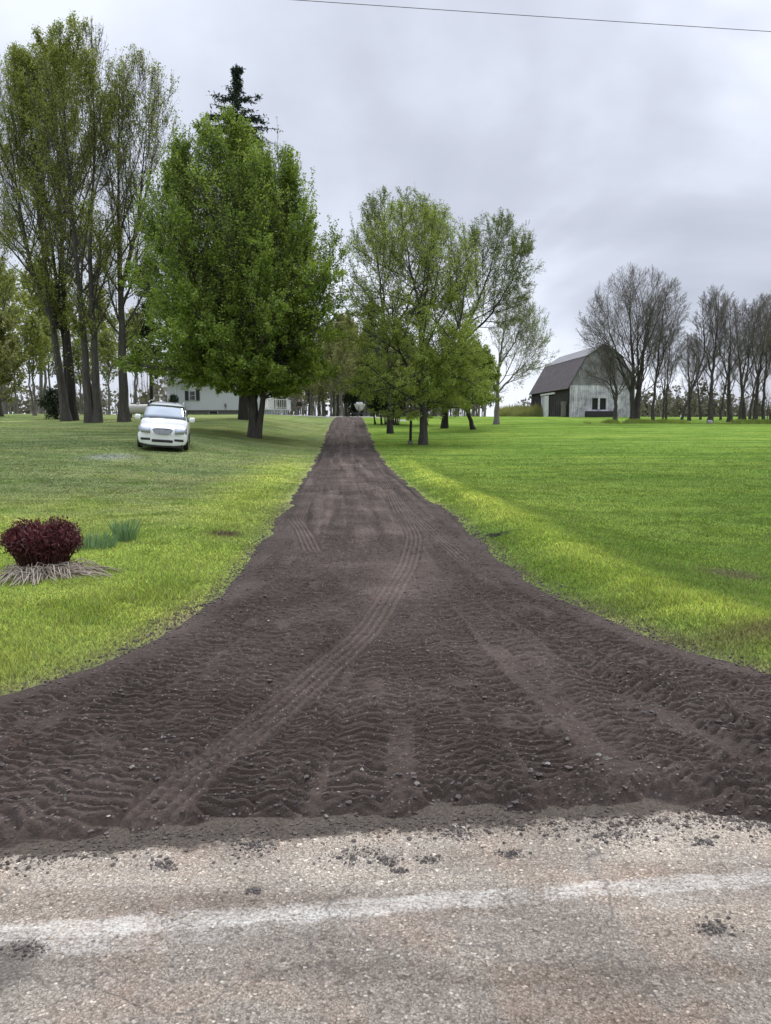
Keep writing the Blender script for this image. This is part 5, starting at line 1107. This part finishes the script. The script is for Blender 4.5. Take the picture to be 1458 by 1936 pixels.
n = 260; a = r.uniform(0, 6.28, n); ln_ = r.uniform(.08, .36, n); a = np.where(r.random(n) < .7, r.normal(-1.0, .75, n), a); q = r.uniform(.10, .36, n)
s0 = np.stack([np.cos(a) * q, np.sin(a) * q - .05, r.uniform(.02, .12, n)], -1); d = a + r.normal(0, 1.0, n)
pt = [s0]; e = s0 + np.stack([np.cos(d) * ln_ * .5, np.sin(d) * ln_ * .5, r.uniform(-.02, .05, n)], -1); pt.append(e); e2 = e + np.stack([np.cos(d) * ln_ * .5, np.sin(d) * ln_ * .5, 0 * a], -1); e2[:, 2] = .012; pt.append(e2)
Ps = np.stack(pt, 1); Ps[:, :, 2] += T(Ps[:, :, 0] + pcx, Ps[:, :, 1] + pcy) - pz; v, f = tubes([(Ps, np.tile(np.array([.005, .005, .004]), (n, 1)), 5)])
n2 = 70; s0 = np.stack([r.uniform(.1, .55, n2), r.uniform(-.28, .12, n2), r.uniform(.01, .07, n2)], -1); d = r.normal(-.15, .42, n2); ln_ = r.uniform(.12, .40, n2)
Ps = np.stack([s0, s0 + np.stack([np.cos(d) * ln_ / 2, np.sin(d) * ln_ / 2, 0 * d], -1), s0 + np.stack([np.cos(d) * ln_, np.sin(d) * ln_, 0 * d], -1)], 1); Ps[:, 2, 2] = .012; Ps[:, :, 2] += T(Ps[:, :, 0] + pcx, Ps[:, :, 1] + pcy) - pz
v2, f2 = tubes([(Ps, np.tile(np.array([.0055, .0055, .004]), (n2, 1)), 5)])
o = link('cut_stalks', mesh_np('cut_stalks', np.r_[v, v2], np.r_[f, f2 + len(v)], 4, M['straw'], True), None, (pcx, pcy, pz))
tag(o, 'pale dead stalks splayed on the grass around the maroon bush', 'dead stalks', kind='stuff')
M['daff'] = leaf_mat('daffodil_leaves', [(.08, .16, .055), (.13, .22, .10), (.20, .29, .15)], .3, 6)
def blades(n, rad_x, rad_y, h0, h1, seed, lean=.45, wd=.006):
    r = np.random.default_rng(seed); a = r.uniform(0, 6.28, n); q = np.sqrt(r.random(n)); x = np.cos(a) * q * rad_x; y = np.sin(a) * q * rad_y
    h = r.uniform(h0, h1, n); lx = (np.cos(a) * q * lean + r.normal(0, .12, n)) * h; ly = (np.sin(a) * q * lean + r.normal(0, .12, n)) * h; b = r.uniform(0, 3.14, n); cx, sx_ = np.cos(b) * wd, np.sin(b) * wd
    p = lambda f_, w_: [np.stack([x + lx * f_ ** 1.6 - cx * w_, y + ly * f_ ** 1.6 - sx_ * w_, h * f_ - .01], -1), np.stack([x + lx * f_ ** 1.6 + cx * w_, y + ly * f_ ** 1.6 + sx_ * w_, h * f_ - .01], -1)]
    rows_ = p(0, .7) + p(.4, 1) + p(.75, .8) + p(1., .1); v = np.stack(rows_, 1).reshape(-1, 3); base_ = np.arange(n)[:, None] * 8
    f = np.concatenate([base_ + np.array([0, 1, 3, 2]), base_ + np.array([2, 3, 5, 4]), base_ + np.array([4, 5, 7, 6])]); return v, f, np.repeat(r.random(n), 8)
def clump(name, label, x, y, n, rx_, ry_, h0, h1, seed, matl, cat):
    v, f, c = blades(n, rx_, ry_, h0, h1, seed); return tag(link(name, mesh_np(name, v, f, 4, matl, False, cols=np.repeat(c[:, None], 3, 1)), None, (x, y, Tz(x, y))), label, cat)
clump('daffodil_clump', 'upright tuft of blue green daffodil leaves, right hand clump beside the maroon bush', -3.50, 10.2, 120, .16, .12, .20, .36, 1, M['daff'], 'daffodil')
clump('daffodil_clump', 'low wide tuft of blue green daffodil leaves nearest the maroon bush', -3.75, 9.6, 260, .34, .22, .08, .25, 2, M['daff'], 'daffodil')
clump('lily_clump', 'low patch of green leaves directly behind the maroon bush', -4.0, 9.9, 200, .42, .3, .08, .20, 3, M['light'], 'plant')
# dead brush in the right bank
r = np.random.default_rng(3); n = 40; x = 1.52 + r.normal(0, .10, n); y = 10.9 + r.normal(0, .08, n); z = T(x, y) + .03; d = r.normal(0, .35, n); l = r.uniform(.05, .16, n)
Ps = np.stack([np.stack([x, y, z], -1), np.stack([x + np.cos(d) * l, y + np.sin(d) * l, z + r.uniform(0, .05, n)], -1)], 1); v, f = tubes([(Ps, np.full((n, 2), .003), 4)])
tag(link('dead_brush', mesh_np('dead_brush', v, f, 4, M['bark_dark'], True)), 'little heap of dark dead twigs on the right bank', 'twigs', kind='stuff')
# long weedy strip below the bare trees
r = np.random.default_rng(6); n = 9000; px = r.uniform(1100, 1500, n); x = (px - 729) / F * 74; y = 73 + r.normal(0, .5, n) + (vnoise(px / 40, px * 0, 3) - .5) * 2; hh = r.uniform(.15, .5, n) * smooth((vnoise(px / 22, px * 0, 8) - .3) / .3)
z = T(x, y); v = np.stack([np.stack([x - .03, y, z], -1), np.stack([x + .03, y, z], -1), np.stack([x + r.normal(0, .12, n), y + r.normal(0, .1, n), z + hh], -1)], 1).reshape(-1, 3)
tag(link('tall_grass', mesh_np('tall_grass', v, np.arange(3 * n).reshape(-1, 3), 3, M['light'], False, cols=np.repeat(np.repeat(r.random(n) * .4, 3)[:, None], 3, 1))), 'strip of rough unmown grass under the bare trees', 'tall grass', kind='stuff')
n = 5000; x = r.uniform(17.5, 27, n); y = r.uniform(112, 124, n); z = T(x, y) - .2; hh = r.uniform(.7, 1.9, n) * (.6 + .8 * vnoise(x / 1.7, y / 3, 4))
v = np.stack([np.stack([x - .09, y, z + hh * .2], -1), np.stack([x + .09, y, z + hh * .2], -1), np.stack([x + r.normal(0, .2, n), y, z + hh], -1)], 1).reshape(-1, 3)
tag(link('shrubbery', mesh_np('shrubbery', v, np.arange(3 * n).reshape(-1, 3), 3, M['olive'], False, cols=np.repeat(np.repeat(r.random(n) * .8, 3)[:, None], 3, 1))), 'light green scrub on the skyline left of the barn', 'scrub', kind='stuff')

# ------------------------------------------------------------------ post, boat, person, wire
po = thing('wooden_post', gpos(776, 45.3, 0), 'weathered dark wooden post standing left of the straight tree trunk', 'post')
MB().tube([(0, 0, -.1), (.01, 0, .7), (.03, 0, 1.38)], [.085, .08, .075], 10).build('post', M['bark_dark'], po, True)
MB().box(-.16, .14, -.1, .12, 0, .2).build('stone_footing', M['block'], po, bevel=.03)
bxp = gpos(679, 83., .04)
M['hull'] = mat('white_gelcoat', (.62, .64, .62), .3); M['trailer'] = mat('trailer_steel', (.10, .11, .13), .45, .4)
bo = thing('boat', (bxp[0], bxp[1], bxp[2] + .55), 'small white boat with v shaped bow on a trailer beyond the drive', 'boat')
vs = []; st_ = [(0, .04, .62, .80), (.25, .26, .40, .84), (.7, .46, .12, .84), (1.5, .60, .02, .82), (2.8, .62, 0, .80), (3.9, .56, .05, .80)]
for y, w_, kz, gz in st_: vs += [(-w_, y, gz), (-w_ * .92, y, gz - .16), (-w_ * .55, y, kz + .18), (0, y, kz), (w_ * .55, y, kz + .18), (w_ * .92, y, gz - .16), (w_, y, gz)]
fs = [(i * 7 + j, i * 7 + j + 1, (i + 1) * 7 + j + 1, (i + 1) * 7 + j) for i in range(5) for j in range(6)] + [tuple(range(6, -1, -1)), tuple(range(35, 42))]
fs += [(i * 7 + 6, i * 7, (i + 1) * 7, (i + 1) * 7 + 6) for i in range(5)]
MB().add(vs, fs).build('hull', M['hull'], bo); MB().box(-.35, .35, 1.2, 2.6, .84, 1.02).build('cabin', M['hull'], bo, bevel=.06)
MB().tube([(0, 1.1, .84), (0, 1.1, 2.2)], .02).build('mast', M['trailer'], bo)
tl = thing('boat_trailer', bxp, 'low steel boat trailer under the white boat', 'trailer')
MB().tube([(0, -.7, .50), (0, 3.9, .50)], .05).box(-.85, 1.5, 1.9, 2.0, .28, .42).tube([(0, .0, .5), (0, .05, 1.05)], .045).build('frame', M['trailer'], tl)
for a in (-.8, 1.45):
    wv_ = MB().tube([(a - .08, 1.95, .26), (a + .08, 1.95, .26)], .27, 16).build('wheel', M['black'], tl, True)
MB().box(-.6, 1.6, 3.95, 4.02, .3, .42).build('light_bar', M['trailer'], tl)
MB().tube([(0, -.65, .02), (0, -.65, .55)], .03).build('jack', M['trailer'], tl)
# person at the end of the drive
def skin(name, joints, edges, matl, parent, sub=2):
    me = bpy.data.meshes.new(name); me.from_pydata([j[:3] for j in joints], edges, []); me.materials.append(matl); o = link(name, me, parent)
    m = o.modifiers.new('skin', 'SKIN'); m.use_smooth_shade = True
    for vtx, j in zip(me.skin_vertices[0].data, joints): vtx.radius = (j[3], j[4] if len(j) > 4 else j[3])
    me.skin_vertices[0].data[0].use_root = True
    s_ = o.modifiers.new('sub', 'SUBSURF'); s_.levels = sub; s_.render_levels = sub; return o
M['skin'] = mat('skin', (.42, .25, .18), .6); M['jacket'] = mat('dark_jacket', (.022, .018, .018), .85); M['jeans'] = mat('grey_trousers', (.06, .06, .07), .85); M['shoe'] = mat('white_shoes', (.6, .6, .58), .6); M['hair'] = mat('dark_hair', (.02, .015, .012), .7)
pp = gpos(567, 84.5, .01); pe_ = thing('person', pp, 'person in a dark jacket and trousers with pale shoes walking by the porch', 'person', rz=R(10))
J = [(0, 0, .95, .15, .11), (0, 0, 1.15, .14, .10), (0, .01, 1.38, .17, .11), (0, 0, 1.50, .06), (0, -.02, 1.58, .075, .09), (0, -.02, 1.68, .08, .095), (0, -.02, 1.76, .05, .06),
     (.19, 0, 1.42, .06), (.25, .02, 1.15, .046), (.24, -.10, .90, .032), (.24, -.14, .82, .035, .022), (-.19, 0, 1.42, .06), (-.25, .04, 1.15, .046), (-.25, .06, .90, .032), (-.25, .05, .82, .035, .022),
     (.10, 0, .88, .09), (.11, -.08, .50, .06), (.11, -.04, .10, .04), (.11, -.16, .04, .035), (-.10, 0, .88, .09), (-.11, -.02, .50, .06), (-.11, .12, .11, .04), (-.11, .02, .04, .035)]
Ed = [(0, 1), (1, 2), (2, 3), (3, 4), (4, 5), (5, 6), (2, 7), (7, 8), (8, 9), (9, 10), (2, 11), (11, 12), (12, 13), (13, 14), (0, 15), (15, 16), (16, 17), (17, 18), (0, 19), (19, 20), (20, 21), (21, 22)]
skin('body', J, Ed, M['skin'], pe_)
skin('jacket', [(0, 0, .92, .18, .14), (0, 0, 1.15, .17, .135), (0, .01, 1.40, .19, .135), (0, 0, 1.50, .085), (.20, 0, 1.43, .08), (.26, .02, 1.15, .065), (.25, -.09, .93, .05), (-.20, 0, 1.43, .08), (-.26, .04, 1.15, .065), (-.26, .06, .93, .05)], [(0, 1), (1, 2), (2, 3), (2, 4), (4, 5), (5, 6), (2, 7), (7, 8), (8, 9)], M['jacket'], pe_)
skin('trousers', [(0, 0, .96, .16, .12), (.10, 0, .86, .11), (.11, -.08, .50, .08), (.11, -.04, .12, .065), (-.10, 0, .86, .11), (-.11, -.02, .50, .08), (-.11, .12, .13, .065)], [(0, 1), (1, 2), (2, 3), (0, 4), (4, 5), (5, 6)], M['jeans'], pe_)
for a, b in ((.11, -.04), (-.11, .12)): MB().box(a - .05, a + .05, b - .20, b + .09, 0, .10).build('shoe', M['shoe'], pe_, bevel=.04)
skin('hair', [(0, .02, 1.66, .085, .09), (0, 0, 1.74, .085, .09), (0, -.01, 1.79, .05)], [(0, 1), (1, 2)], M['hair'], pe_)
# overhead wire along the road
pts = [(x, 9.05 + .125 * x, 6.2 + .00035 * x * x) for x in np.linspace(-45, 45, 61)]
tag(MB().tube(pts, .0032, 6).build('utility_wire', M['trim_dark'], None, True), 'thin dark overhead wire crossing the top of the picture', 'wire')
# stones fallen at the foot of the row of bare trees
stn = MB()
M['stone'] = mat('field_stone', rough=.9, noise=(6, 4, [(.3, (.2, .19, .18)), (.7, (.4, .39, .37))]))
vs = [(math.cos(a) * .35 * (1 - abs(z) * .5) * (1 + .15 * math.sin(3 * a + z)), math.sin(a) * .25 * (1 - abs(z) * .5), z * .22 + .12) for z in (-1, -.4, .3, .9) for a in [k * math.pi / 4 for k in range(8)]]
fs = [(i * 8 + j, i * 8 + (j + 1) % 8, (i + 1) * 8 + (j + 1) % 8, (i + 1) * 8 + j) for i in range(3) for j in range(8)] + [tuple(range(7, -1, -1)), tuple(range(24, 32))]
tag(stn.add(vs, fs).build('field_stone', M['stone'], None, True, loc=gpos(1340, 73., 0)), 'pale field stone at the foot of the straight bare tree', 'stone')
